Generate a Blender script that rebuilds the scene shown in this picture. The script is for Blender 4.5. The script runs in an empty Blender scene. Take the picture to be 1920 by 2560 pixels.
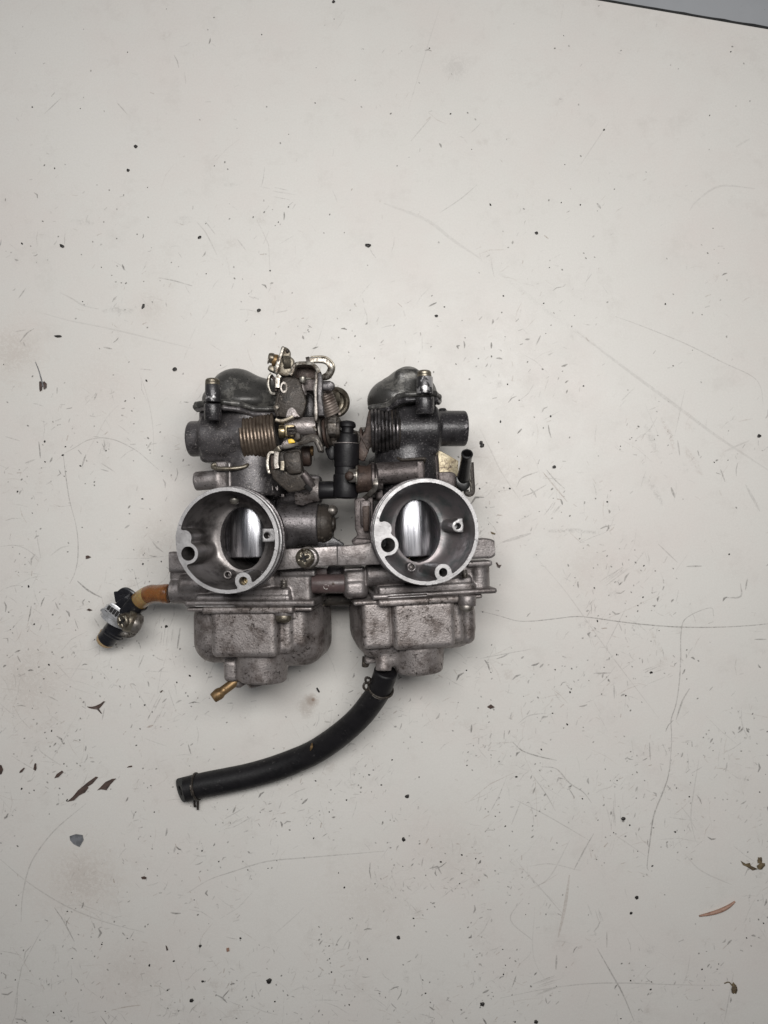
import bpy, bmesh, math, random
import numpy as np
from mathutils import Vector, Matrix, noise
D = bpy.data; SC = bpy.context.scene; COL = SC.collection
rnd = random.Random(7); NR = np.random.RandomState(7)
MM = 0.001

# ------------------------------------------------------------------ camera, world, lamps, exposure
CAMZ, FPX, CU, CV = 500.0, 1923.0, 960.0, 1280.0           # mm above the bench, focal length in photo pixels
cd = D.cameras.new('camera'); cam = D.objects.new('camera', cd); COL.objects.link(cam)
cam.location = (0, 0, CAMZ*MM); cam.rotation_euler = (0, 0, 0)
cd.sensor_fit = 'HORIZONTAL'; cd.sensor_width = 36; cd.lens = 36*FPX/1920
cd.clip_start = 0.01; cd.clip_end = 20
SC.camera = cam
w = D.worlds.new('World'); SC.world = w; w.use_nodes = True
w.node_tree.nodes['Background'].inputs[0].default_value = (0.93, 0.95, 1.0, 1)
w.node_tree.nodes['Background'].inputs[1].default_value = 0.09
def area(name, loc, target, sx, sy, energy, col):
    l = D.lights.new(name, 'AREA'); l.shape = 'RECTANGLE'; l.size = sx; l.size_y = sy; l.energy = energy; l.color = col
    o = D.objects.new(name, l); COL.objects.link(o); o.location = loc
    o.rotation_euler = (Vector(target)-Vector(loc)).to_track_quat('-Z', 'Y').to_euler()
area('workshop_lamp', (0.04, 0.14, 0.64), (0.03, 0.00, 0), 0.46, 0.17, 4.05, (1.0, 0.985, 0.965))
area('reflection_fill', (-0.9, 0.9, 1.6), (0, 0, 0), 0.25, 1.2, 3.5, (0.95, 0.97, 1.0))  # added for reflections in the metal, no known lamp
SC.view_settings.view_transform = 'Standard'; SC.view_settings.look = 'None'
SC.view_settings.exposure = 0.0; SC.view_settings.gamma = 1
SC.cycles.max_bounces = 8

# ------------------------------------------------------------------ measuring: photo crops -> millimetres
RG = {'1': (440, 840, 3.318), '2': (800, 880, 3.318), '3': (400, 1160, 3.318), '4': (800, 1160, 3.318),
      '5': (400, 1400, 3.318), '6': (800, 1400, 3.318), '7': (220, 1400, 4.879), '8': (420, 1640, 2.765),
      'a': (640, 850, 6.381), 'b': (640, 1030, 6.381), 'c': (780, 1020, 7.541), 'd': (680, 1200, 6.381),
      'e': (460, 920, 6.9125), 'g': (1080, 1080, 9.217), 'h': (760, 1380, 8.295), 'p': (0, 0, 1.0)}
def uv(rg, x, y):
    ox, oy, s = RG[rg]; return ox+x/s, oy+y/s
def P(rg, x, y, z):
    u, v = uv(rg, x, y); k = (CAMZ-z)/FPX
    return Vector(((u-CU)*k, (CV-v)*k, z))
def S(rg, l, z): return l/RG[rg][2]*(CAMZ-z)/FPX
def frame(origin, tilt, yaw):                                    # a carburetor's own frame: origin in the rim, z out of the bell
    return Matrix.Translation(origin) @ Matrix.Rotation(math.radians(yaw), 4, 'Z') @ Matrix.Rotation(math.radians(tilt), 4, 'Y')
FL = frame(P('p', 567, 1351, 95), -7.3, 1.2)
FR = frame(P('p', 1067, 1329.5, 95), 7.5, 2.4)
def PL(F, rg, x, y, zl):                                    # where the line of sight meets the frame's plane z = zl
    u, v = uv(rg, x, y); I = F.inverted()
    o = I @ Vector((0, 0, CAMZ)); d = (I.to_3x3() @ Vector((u-CU, CV-v, -FPX)))
    t = (zl-o.z)/d.z; return o+d*t

# ------------------------------------------------------------------ materials
def mat(name, base, dark=None, speck=None, sp=0.0, metallic=0.0, rough=0.5, bump=0.15, mott=90, grain=900, spscale=420,
        wear=None, wearlo=0.53, rvar=0.12, mlo=0.42, mhi=0.66, stretch=None, coat=0.0, bdist=0.0003, spec=0.5, sub=0.0, scuff=None, scs=170, sclo=0.57, pits=0.0):
    m = D.materials.new(name); m.use_nodes = True; N = m.node_tree.nodes; L = m.node_tree.links
    b = N['Principled BSDF']; b.inputs['Metallic'].default_value = metallic; b.inputs['Specular IOR Level'].default_value = spec
    b.inputs['Coat Weight'].default_value = coat; b.inputs['Coat Roughness'].default_value = 0.2
    if sub: b.inputs['Subsurface Weight'].default_value = sub; b.inputs['Subsurface Scale'].default_value = 0.004
    tc = N.new('ShaderNodeTexCoord'); src = tc.outputs['Object']
    if stretch:
        mp = N.new('ShaderNodeMapping'); mp.inputs['Scale'].default_value = stretch; L.new(src, mp.inputs[0]); src = mp.outputs[0]
    def noi(sc, det=4, rgh=0.6):
        n = N.new('ShaderNodeTexNoise'); n.inputs['Scale'].default_value = sc; n.inputs['Detail'].default_value = det
        n.inputs['Roughness'].default_value = rgh; L.new(src, n.inputs['Vector']); return n.outputs['Fac']
    def ramp(f, lo, hi, inv=False):
        r = N.new('ShaderNodeMapRange'); r.interpolation_type = 'SMOOTHSTEP'; L.new(f, r.inputs[0])
        r.inputs[1].default_value = lo; r.inputs[2].default_value = hi
        r.inputs[3].default_value, r.inputs[4].default_value = (1, 0) if inv else (0, 1); return r.outputs[0]
    def mix(f, a, c):
        x = N.new('ShaderNodeMix'); x.data_type = 'RGBA'
        if isinstance(f, float): x.inputs[0].default_value = f
        else: L.new(f, x.inputs[0])
        for i, q in ((6, a), (7, c)):
            if isinstance(q, tuple): x.inputs[i].default_value = (*q, 1)
            else: L.new(q, x.inputs[i])
        return x.outputs[2]
    col = base
    if dark: col = mix(ramp(noi(mott, 6, 0.68), mlo, mhi), base, dark)
    g = noi(grain, 3)
    if sp > 0:
        n1 = ramp(noi(spscale, 3, 0.7), 0.72-0.16*sp, 0.80-0.16*sp); n2 = ramp(noi(mott*0.7, 3), 0.40, 0.62)
        mu = N.new('ShaderNodeMath'); mu.operation = 'MULTIPLY'; L.new(n1, mu.inputs[0]); L.new(n2, mu.inputs[1])
        col = mix(mu.outputs[0], col, speck or tuple(c*0.25 for c in base))
    if pits:
        col = mix(ramp(noi(1250, 2, 0.6), 0.64-0.1*pits, 0.72-0.1*pits), col, speck or tuple(c*0.25 for c in base))
    if scuff:
        n3 = ramp(noi(scs, 7, 0.78), sclo, sclo+0.07); n4 = ramp(noi(45, 3), 0.42, 0.62); m3 = N.new('ShaderNodeMath'); m3.operation = 'MULTIPLY'
        L.new(n3, m3.inputs[0]); L.new(n4, m3.inputs[1]); col = mix(m3.outputs[0], col, scuff)
    if wear:
        ge = N.new('ShaderNodeNewGeometry'); ad = N.new('ShaderNodeMath'); ad.operation = 'MULTIPLY_ADD'
        L.new(noi(mott*4, 4, 0.7), ad.inputs[0]); ad.inputs[1].default_value = 0.10; L.new(ge.outputs['Pointiness'], ad.inputs[2])
        wm = ramp(ad.outputs[0], wearlo+0.05, wearlo+0.10); col = mix(wm, col, wear); m['wear'] = 1; col.node.name = 'wear'
    if isinstance(col, tuple): b.inputs['Base Color'].default_value = (*col, 1)
    else: L.new(col, b.inputs['Base Color'])
    r = N.new('ShaderNodeMapRange'); L.new(noi(mott*2.3, 5, 0.7), r.inputs[0]); r.inputs[1].default_value = 0.3; r.inputs[2].default_value = 0.7
    r.inputs[3].default_value = max(0.02, rough-rvar); r.inputs[4].default_value = min(1, rough+rvar); L.new(r.outputs[0], b.inputs['Roughness'])
    if bump:
        bp = N.new('ShaderNodeBump'); bp.inputs['Strength'].default_value = bump; bp.inputs['Distance'].default_value = bdist
        L.new(g, bp.inputs['Height']); L.new(bp.outputs[0], b.inputs['Normal'])
    return m
M = {}
M['alu'] = mat('cast_aluminium', (0.28, 0.256, 0.25), (0.13, 0.113, 0.108), (0.035, 0.03, 0.028), 0.55, 0.72, 0.46, 0.55, wear=(0.60, 0.58, 0.57), wearlo=0.535, pits=0.15, scuff=(0.12, 0.105, 0.098))
M['alu_dirty'] = mat('stained_cast_aluminium', (0.33, 0.298, 0.287), (0.15, 0.126, 0.116), (0.035, 0.027, 0.023), 1.05, 0.66, 0.48, 0.7, wear=(0.58, 0.56, 0.55), wearlo=0.535, pits=0.28, scuff=(0.095, 0.078, 0.07), scs=120, sclo=0.56)
M['alu_dark'] = mat('dark_cast_aluminium', (0.15, 0.138, 0.14), (0.07, 0.062, 0.062), (0.02, 0.018, 0.017), 0.5, 0.75, 0.44, 0.45, wear=(0.34, 0.32, 0.32), wearlo=0.535, pits=0.4, scuff=(0.24, 0.225, 0.22), sclo=0.6)
M['alu_brown'] = mat('brown_stained_casting', (0.125, 0.107, 0.104), (0.060, 0.048, 0.045), (0.02, 0.016, 0.014), 0.8, 0.6, 0.5, 0.55, wear=(0.42, 0.38, 0.36), wearlo=0.535, pits=0.5, scuff=(0.28, 0.25, 0.24), sclo=0.58)
M['machined'] = mat('machined_aluminium', (0.44, 0.43, 0.43), (0.30, 0.29, 0.29), (0.10, 0.09, 0.09), 0.7, 0.62, 0.48, 0.35, grain=1500, scuff=(0.24, 0.23, 0.23), sclo=0.58)
M['funnel'] = mat('funnel_casting', (0.21, 0.188, 0.189), (0.12, 0.132, 0.132), (0.02, 0.018, 0.017), 0.25, 0.7, 0.42, 0.18)
M['funnel_dark'] = mat('sooty_funnel_casting', (0.19, 0.175, 0.17), (0.06, 0.054, 0.052), (0.015, 0.013, 0.012), 0.35, 0.7, 0.40, 0.2)
M['black'] = mat('worn_black_paint', (0.030, 0.028, 0.030), (0.012, 0.011, 0.012), (0.16, 0.15, 0.15), 0.5, 0.25, 0.36, 0.5, wear=(0.40, 0.39, 0.39), wearlo=0.535, coat=0.1, pits=0.3, scuff=(0.15, 0.14, 0.145), sclo=0.56)
M['black_faded'] = mat('faded_black_paint', (0.080, 0.074, 0.076), (0.028, 0.025, 0.025), (0.20, 0.18, 0.17), 0.5, 0.35, 0.38, 0.5, wear=(0.36, 0.34, 0.33), wearlo=0.535, pits=0.3, scuff=(0.20, 0.185, 0.18), sclo=0.55)
M['cover'] = mat('chipped_cover_paint', (0.055, 0.053, 0.050), (0.13, 0.125, 0.115), (0.015, 0.014, 0.013), 0.6, 0.35, 0.38, 0.4, mott=60, mlo=0.50, mhi=0.56, wear=(0.34, 0.33, 0.32), wearlo=0.535, pits=0.3, scuff=(0.22, 0.21, 0.20), sclo=0.60)
M['boss'] = mat('flaking_silver_post', (0.44, 0.43, 0.43), (0.05, 0.048, 0.05), (0.02, 0.02, 0.02), 0.4, 0.6, 0.36, 0.3, mott=130, mlo=0.50, mhi=0.54)
M['chrome'] = mat('polished_slide', (0.40, 0.40, 0.42), (0.20, 0.20, 0.215), (0.16, 0.16, 0.165), 0.3, 1.0, 0.29, 0.12, mott=110, grain=500, stretch=(3, 3, 0.10), rvar=0.05)
def chrome():
    m = M['chrome']; N = m.node_tree.nodes; b = N['Principled BSDF']; t = N.new('ShaderNodeTangent'); t.direction_type = 'RADIAL'; t.axis = 'Z'
    m.node_tree.links.new(t.outputs[0], b.inputs['Tangent']); b.inputs['Anisotropic'].default_value = 0.85; b.inputs['Anisotropic Rotation'].default_value = 0.25
chrome()
M['stainless'] = mat('stainless_band', (0.66, 0.66, 0.67), (0.50, 0.50, 0.50), None, 0, 0.7, 0.34, 0.2, mott=300)
M['boss_black'] = mat('black_post_chipped', (0.042, 0.04, 0.042), (0.40, 0.39, 0.39), (0.3, 0.28, 0.26), 0.4, 0.4, 0.34, 0.3, mott=150, mlo=0.58, mhi=0.60, wear=(0.5, 0.5, 0.5))
M['steel'] = mat('dirty_steel', (0.25, 0.23, 0.21), (0.07, 0.058, 0.048), (0.03, 0.022, 0.016), 0.9, 0.75, 0.42, 0.35, mott=200, wear=(0.62, 0.58, 0.50))
M['steel_dark'] = mat('oily_dark_steel', (0.046, 0.038, 0.032), (0.016, 0.013, 0.011), (0.13, 0.11, 0.09), 0.8, 0.2, 0.46, 0.8, spec=0.3, scuff=(0.13, 0.11, 0.09), scs=300, sclo=0.57, mott=150, wear=(0.30, 0.28, 0.26), wearlo=0.55)
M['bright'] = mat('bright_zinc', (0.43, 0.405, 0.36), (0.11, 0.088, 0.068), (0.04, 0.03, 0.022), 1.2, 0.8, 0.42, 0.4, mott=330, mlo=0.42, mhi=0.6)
M['zinc'] = mat('yellowed_zinc', (0.21, 0.187, 0.148), (0.075, 0.058, 0.042), (0.03, 0.022, 0.016), 0.9, 0.75, 0.40, 0.35, mott=220, wear=(0.50, 0.46, 0.37))
M['brass'] = mat('tarnished_brass', (0.24, 0.155, 0.075), (0.11, 0.066, 0.03), (0.045, 0.028, 0.015), 0.8, 0.7, 0.48, 0.2, mott=200)
M['brass_bright'] = mat('bright_brass', (0.43, 0.355, 0.22), (0.17, 0.125, 0.07), (0.07, 0.05, 0.03), 0.6, 0.9, 0.34, 0.2, mott=220)
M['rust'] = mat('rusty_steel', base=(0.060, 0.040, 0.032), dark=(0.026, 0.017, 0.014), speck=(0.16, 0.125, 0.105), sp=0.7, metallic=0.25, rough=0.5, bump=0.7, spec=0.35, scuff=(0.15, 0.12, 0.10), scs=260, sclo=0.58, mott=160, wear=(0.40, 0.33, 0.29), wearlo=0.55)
M['spring_brown'] = mat('bronze_brown_spring', (0.19, 0.15, 0.118), (0.10, 0.074, 0.056), (0.05, 0.03, 0.018), 0.5, 0.75, 0.36, 0.35, mott=120)
M['spring_dusty'] = mat('dusty_spring', (0.24, 0.20, 0.175), (0.12, 0.09, 0.075), (0.05, 0.035, 0.025), 0.5, 0.45, 0.5, 0.4, mott=120)
M['spring_black'] = mat('black_spring', (0.13, 0.12, 0.12), (0.035, 0.032, 0.032), (0.02, 0.02, 0.02), 0.5, 0.85, 0.28, 0.3, mott=140)
M['rubber'] = mat('black_rubber', (0.010, 0.0092, 0.0105), (0.006, 0.0056, 0.0065), (0.05, 0.047, 0.047), 0.6, 0.0, 0.48, 0.3, mott=110, spec=0.28)
M['rubber_face'] = mat('cut_rubber', (0.030, 0.031, 0.031), (0.018, 0.018, 0.018), None, 0, 0.0, 0.7, 0.3)
M['tape'] = mat('black_tape', (0.013, 0.013, 0.016), (0.008, 0.008, 0.010), None, 0, 0.0, 0.27, 0.5, mott=80, grain=130, bdist=0.0006)
M['plastic'] = mat('black_plastic', (0.010, 0.010, 0.010), (0.006, 0.006, 0.006), None, 0, 0.0, 0.30, 0.1, grain=300)
M['brown_pipe'] = mat('brown_plastic_pipe', (0.085, 0.058, 0.056), (0.055, 0.038, 0.037), (0.15, 0.12, 0.12), 0.25, 0.0, 0.42, 0.25)
M['hole'] = mat('hole_shade', (0.006, 0.005, 0.005), None, None, 0, 0.0, 0.6, 0)  # near-black stands in for the shade inside holes, slots and recesses
M['yellow'] = mat('yellow_paint', (0.78, 0.50, 0.01), (0.55, 0.34, 0.01), None, 0, 0.0, 0.4, 0.3, mott=400)
M['plate'] = mat('speckled_yellowed_plate', (0.46, 0.40, 0.28), (0.30, 0.24, 0.15), (0.07, 0.045, 0.03), 1.35, 0.4, 0.45, 0.3, mott=150, spscale=800)
M['amber'] = mat('ambered_tube', (0.21, 0.085, 0.026), (0.09, 0.032, 0.011), None, 0, 0.0, 0.26, 0.12, mott=80, coat=0.3, sub=0.3)
M['amber_pale'] = mat('pale_amber_tube', (0.36, 0.25, 0.10), (0.25, 0.15, 0.06), None, 0, 0.0, 0.28, 0.12, mott=80, coat=0.3, sub=0.3)
M['tan'] = mat('tan_tube_end', (0.42, 0.30, 0.16), (0.27, 0.17, 0.08), None, 0, 0.0, 0.32, 0.2, mott=150, sub=0.3)

# ------------------------------------------------------------------ objects
def finish(name, me, material, parent=None, label=None, matrix=None, sharp=35, smooth=True):
    if isinstance(material, (list, tuple)):
        for q in material: me.materials.append(M[q] if isinstance(q, str) else q)
    else: me.materials.append(M[material] if isinstance(material, str) else material)
    if smooth:
        me.shade_smooth()
        if sharp: me.set_sharp_from_angle(angle=math.radians(sharp))
    o = D.objects.new(name, me); COL.objects.link(o)
    if matrix is not None: o.matrix_world = Matrix.Translation(matrix.translation*MM) @ matrix.to_3x3().to_4x4()
    if parent is not None:
        o.parent = parent; o.matrix_parent_inverse = (PMI(parent)).inverted()
    if label: o['label'] = label
    return o
def PMI(p):
    m = p.matrix_basis.copy()
    if p.parent: m = PMI(p.parent) @ p.matrix_parent_inverse @ m
    return m
def mesh(name, vs, fs):
    c = Vector((0, 0, 0))
    me = D.meshes.new(name); me.from_pydata([Vector(v)*MM for v in vs], [], fs); me.update()
    bm = bmesh.new(); bm.from_mesh(me); bmesh.ops.recalc_face_normals(bm, faces=bm.faces); bm.to_mesh(me); bm.free()
    return me
def join(*parts):
    vs, fs = [], []
    for v, f in parts:
        n = len(vs); vs += list(v); fs += [tuple(i+n for i in q) for q in f]
    return vs, fs
def basis(d, hint=None):
    d = Vector(d).normalized(); h = Vector(hint) if hint else (Vector((0, 0, 1)) if abs(d.z) < 0.9 else Vector((0, 1, 0)))
    x = h.cross(d).normalized(); y = d.cross(x); return x, y, d
def lathe(prof, o, d, seg=40, cap0=True, cap1=True, ell=(1, 1), hint=None, arc=None):
    x, y, z = basis(d, hint); o = Vector(o); vs, fs = [], []; n = len(prof)
    for r, t in prof:
        for i in range(seg):
            a = 2*math.pi*i/seg; vs.append(o+z*t+x*(r*ell[0]*math.cos(a))+y*(r*ell[1]*math.sin(a)))
    for j in range(n-1):
        for i in range(seg):
            k = (i+1) % seg; fs.append((j*seg+i, j*seg+k, (j+1)*seg+k, (j+1)*seg+i))
    if cap0: fs.append(tuple(range(seg))[::-1])
    if cap1: fs.append(tuple((n-1)*seg+i for i in range(seg)))
    return vs, fs
def rcyl(r, l, b=0.4):                                       # profile of a cylinder with rounded ends
    b = min(b, r*0.6, l*0.45); return [(r-b, 0), (r-b*0.3, b*0.3), (r, b), (r, l-b), (r-b*0.3, l-b*0.3), (r-b, l)]
def cyl(a, b, r, bev=0.4, seg=32, **k):
    a = Vector(a); b = Vector(b); return lathe(rcyl(r, (b-a).length, bev), a, b-a, seg, **k)
def dome(a, d, r, h, base=1.0, seg=28):
    pr = [(r*0.96, 0), (r, base*0.3), (r, base)]+[(r*math.cos(t)+0.001, base+h*math.sin(t)) for t in [0.3, 0.6, 0.9, 1.2, 1.45, 1.55]]
    return lathe(pr, a, d, seg)
def spline(pts, sub=8):
    pts = [Vector(p) for p in pts]; q = [pts[0]*2-pts[1]]+pts+[pts[-1]*2-pts[-2]]; out = []
    for i in range(1, len(q)-2):
        for s in range(sub):
            t = s/sub; a, b, c, d = q[i-1:i+3]
            out.append(0.5*((2*b)+(c-a)*t+(2*a-5*b+4*c-d)*t*t+(3*b-a-3*c+d)*t**3))
    out.append(pts[-1]); return out
def tube(pts, r, seg=14, caps=True, flat=None, sub=8, closed=False, up=(0, 0, 1), jit=0):
    pts = spline(pts, sub) if sub else [Vector(p) for p in pts]; n = len(pts); vs, fs = [], []
    rr = r if callable(r) else (lambda t: r)
    px = None
    for i, p in enumerate(pts):
        d = (pts[min(i+1, n-1)]-pts[max(i-1, 0)]).normalized()
        if flat: x = Vector(up).cross(d); x = x.normalized() if x.length > 1e-4 else px
        else: x = (px-d*px.dot(d)).normalized() if px else basis(d)[0]
        px = x; y = d.cross(x); q = rr(i/(n-1))
        for k in range(seg):
            a = 2*math.pi*k/seg; ca, sa = math.cos(a), math.sin(a)
            if flat:                                             # rounded-rectangle section: half width flat[0] in x, flat[1] in y
                e = 0.45; ca = math.copysign(abs(ca)**e, ca); sa = math.copysign(abs(sa)**e, sa)
                vs.append(p+x*(flat[0]*ca)+y*(flat[1]*sa))
            else: vs.append(p+x*(q*ca)+y*(q*sa))
    for j in range(n-1):
        for k in range(seg):
            l = (k+1) % seg; fs.append((j*seg+k, j*seg+l, (j+1)*seg+l, (j+1)*seg+k))
    if caps: fs.append(tuple(range(seg))[::-1]); fs.append(tuple((n-1)*seg+k for k in range(seg)))
    return vs, fs
def bevelled(vs, fs, b, segs=2):
    bm = bmesh.new(); V = [bm.verts.new(v) for v in vs]
    for f in fs: bm.faces.new([V[i] for i in f])
    bmesh.ops.recalc_face_normals(bm, faces=bm.faces)
    if b > 0:
        try: bmesh.ops.bevel(bm, geom=[e for e in bm.edges if e.calc_face_angle(0) > 0.5], offset=b, segments=segs, affect='EDGES', profile=0.5, clamp_overlap=True)
        except Exception: pass
    bm.verts.index_update(); r = ([v.co.copy() for v in bm.verts], [tuple(v.index for v in f.verts) for f in bm.faces]); bm.free(); return r
def prism(rg, pts, z0, z1, bev=0.4, zt=None, F=None):             # outline from the photo at height z1, real thickness down to z0
    top = [P(rg, x, y, z1) for x, y in pts]
    if zt: top = [Vector((p.x*(CAMZ-zt(x, y))/(CAMZ-z1), p.y*(CAMZ-zt(x, y))/(CAMZ-z1), zt(x, y))) for p, (x, y) in zip(top, pts)]
    bot = [Vector((p.x, p.y, p.z-(z1-z0))) for p in top]; n = len(top)
    return bevelled(top+bot, [tuple(range(n)), tuple(range(n, 2*n))[::-1]]+[(i, i+n, (i+1) % n+n, (i+1) % n) for i in range(n)], bev)
def box(rg, x0, y0, x1, y1, z0, z1, bev=0.5): return prism(rg, [(x0, y0), (x1, y0), (x1, y1), (x0, y1)], z0, z1, bev)
def hexnut(a, b, r, bev=0.3, rot=0):
    a = Vector(a); b = Vector(b); x, y, z = basis(b-a); vs = []
    for o in (a, b):
        for i in range(6): t = math.pi/3*i+rot; vs.append(o+x*(r*math.cos(t))+y*(r*math.sin(t)))
    return bevelled(vs, [tuple(range(6))[::-1], tuple(range(6, 12))]+[(i, (i+1) % 6, (i+1) % 6+6, i+6) for i in range(6)], bev)
def helix(a, b, R, r, turns, seg=8, ph=0, steps=36, R1=None, wob=0):
    a = Vector(a); b = Vector(b); x, y, z = basis(b-a); L = (b-a).length; n = int(turns*steps); pts = []
    for i in range(n+1):
        t = i/n; th = ph+2*math.pi*turns*t; q = R+(R1-R if R1 else 0)*t+wob*math.sin(th*0.37)
        pts.append(a+z*(L*t+wob*0.5*math.sin(th*0.23+1))+x*(q*math.cos(th))+y*(q*math.sin(th)))
    return tube(pts, r, seg, sub=0)
WEAR = {}
def plain(m):
    if isinstance(m, str) and M[m].get('wear'):
        if m not in WEAR:
            q = M[m].copy(); q.name = m+'_part'; q.node_tree.nodes['wear'].inputs[0].default_value = 0.0
            for l in list(q.node_tree.nodes['wear'].inputs[0].links): q.node_tree.links.remove(l)
            WEAR[m] = q
        return WEAR[m]
    return m
def part(name, geo, m, parent, label=None, **k): m = plain(m); return finish(name, mesh(name, *geo), m, parent, label, **k)

# ------------------------------------------------------------------ castings: distance fields turned into meshes (surface nets)
class Field:
    def __init__(s, lo, hi, h):
        s.lo = np.array(lo, float); s.h = h; s.n = np.ceil((np.array(hi)-s.lo)/h).astype(int)+1
        s.ax = [(s.lo[i]+h*np.arange(s.n[i])).astype(np.float32) for i in range(3)]
        s.V = np.full(s.n, 6.0, np.float32)
    def sub_(s, lo, hi, pad):
        sl = []
        for i in range(3):
            a = int(max(0, math.floor((min(lo[i], hi[i])-pad-s.lo[i])/s.h))); b = int(min(s.n[i], math.ceil((max(lo[i], hi[i])+pad-s.lo[i])/s.h)+1))
            if b-a < 2: return None, None
            sl.append(slice(a, b))
        return tuple(sl), (s.ax[0][sl[0]][:, None, None], s.ax[1][sl[1]][None, :, None], s.ax[2][sl[2]][None, None, :])
    def add(s, prim, k=1.0, mode=1):
        f, lo, hi = prim; sl, g = s.sub_(lo, hi, 3+k*1.5)
        if sl is None: return s
        d = f(*g); v = s.V[sl]
        if mode == 1:
            if k > 0: hh = np.maximum(k-np.abs(v-d), 0)/k; s.V[sl] = np.minimum(v, d)-hh*hh*k*0.25
            else: s.V[sl] = np.minimum(v, d)
        else:
            d = -d
            if k > 0: hh = np.maximum(k-np.abs(v-d), 0)/k; s.V[sl] = np.maximum(v, d)+hh*hh*k*0.25
            else: s.V[sl] = np.maximum(v, d)
        return s
    def cut(s, prim, k=0.4): return s.add(prim, k, -1)
    def mesh(s):
        V = s.V; I = V < 0; nx, ny, nz = V.shape
        c = lambda A, i, j, k: A[i:nx-1+i, j:ny-1+j, k:nz-1+k]
        cnt = np.zeros((nx-1, ny-1, nz-1), np.uint8)
        for i in (0, 1):
            for j in (0, 1):
                for k in (0, 1): cnt += c(I, i, j, k)
        act = (cnt > 0) & (cnt < 8); idx = np.argwhere(act); m = len(idx)
        if m == 0: return [], []
        num = np.full(act.shape, -1, np.int64); num[act] = np.arange(m)
        C = {(i, j, k): V[idx[:, 0]+i, idx[:, 1]+j, idx[:, 2]+k] for i in (0, 1) for j in (0, 1) for k in (0, 1)}
        acc = np.zeros((m, 3)); w = np.zeros(m)
        for a in C:
            for ax in range(3):
                if a[ax]: continue
                b = list(a); b[ax] = 1; b = tuple(b); va, vb = C[a], C[b]; cr = (va < 0) != (vb < 0)
                t = np.where(cr, va/np.where(cr, va-vb, 1), 0); p = np.array(a, float)[None]+np.zeros((m, 3)); p[:, ax] += t
                acc += p*cr[:, None]; w += cr
        vs = s.lo+(idx+acc/w[:, None])*s.h; fs = []
        for ax in range(3):
            o = [(1, 2), (2, 0), (0, 1)][ax]
            A = I.take(range(0, V.shape[ax]-1), ax); B = I.take(range(1, V.shape[ax]), ax); e = np.argwhere(A != B)
            ok = (e[:, o[0]] > 0) & (e[:, o[1]] > 0) & (e[:, o[0]] < V.shape[o[0]]-1) & (e[:, o[1]] < V.shape[o[1]]-1); e = e[ok]
            ins = A[e[:, 0], e[:, 1], e[:, 2]]; q = []
            for da, db in ((0, 0), (-1, 0), (-1, -1), (0, -1)):
                g = e.copy(); g[:, o[0]] += da; g[:, o[1]] += db; q.append(num[g[:, 0], g[:, 1], g[:, 2]])
            q = np.stack(q, 1); q[~ins] = q[~ins][:, ::-1]; fs.append(q)
        return vs, np.concatenate(fs)
def fpart(name, fld, m, parent, label=None, F=None, pick=None, sharp=0, relax=1, flat=None):
    vs, fs = fld.mesh(); me = D.meshes.new(name); n = len(fs)
    if relax:                                                      # one light smoothing pass
        a = np.zeros_like(vs); c = np.zeros(len(vs))
        for i in range(4):
            np.add.at(a, fs[:, i], vs[fs[:, (i+1) % 4]]); np.add.at(c, fs[:, i], 1)
        for _ in range(1): vs = vs*0.55+0.45*a/np.maximum(c, 1)[:, None]
    if flat is not None: q_ = vs[:, 2] > flat; vs[q_, 2] = 0.0
    me.vertices.add(len(vs)); me.vertices.foreach_set('co', (vs*MM).astype(np.float32).ravel())
    me.loops.add(n*4); me.loops.foreach_set('vertex_index', fs.astype(np.int32).ravel())
    me.polygons.add(n); me.polygons.foreach_set('loop_start', np.arange(0, n*4, 4, dtype=np.int32))
    me.update(calc_edges=True); me.validate()
    if pick is not None:
        cen = vs[fs].mean(1); e1 = vs[fs[:, 2]]-vs[fs[:, 0]]; e2 = vs[fs[:, 3]]-vs[fs[:, 1]]; nn = np.cross(e1, e2); nn /= np.linalg.norm(nn, axis=1)[:, None]+1e-9
        me.polygons.foreach_set('material_index', pick(cen, nn).astype(np.int32))
    return finish(name, me, m, parent, label, matrix=F, sharp=sharp)
# primitives: (function, lower corner, upper corner)
def fbox(a, b, r=1.0):
    a = np.array(a, float); b = np.array(b, float); lo, hi = np.minimum(a, b), np.maximum(a, b); c = (lo+hi)/2; r = min(r, *((hi-lo)/2*0.98)); h = (hi-lo)/2-r
    def f(x, y, z):
        qx, qy, qz = np.abs(x-c[0])-h[0], np.abs(y-c[1])-h[1], np.abs(z-c[2])-h[2]
        return np.sqrt(np.maximum(qx, 0)**2+np.maximum(qy, 0)**2+np.maximum(qz, 0)**2)+np.minimum(np.maximum(qx, np.maximum(qy, qz)), 0)-r
    return f, lo, hi
def fcyl(a, b, r, rd=0.5, r2=None):
    a = np.array(a, float); b = np.array(b, float); L = np.linalg.norm(b-a); d = (b-a)/L; R = max(r, r2 or r); r2 = r2 or r
    def f(x, y, z):
        t = (x-a[0])*d[0]+(y-a[1])*d[1]+(z-a[2])*d[2]; rr = np.sqrt(np.maximum((x-a[0])**2+(y-a[1])**2+(z-a[2])**2-t*t, 0))
        rad = r+(r2-r)*np.clip(t/L, 0, 1); q1 = rr-rad+rd; q2 = np.abs(t-L/2)-L/2+rd
        return np.sqrt(np.maximum(q1, 0)**2+np.maximum(q2, 0)**2)+np.minimum(np.maximum(q1, q2), 0)-rd
    return f, np.minimum(a, b)-R, np.maximum(a, b)+R
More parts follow.
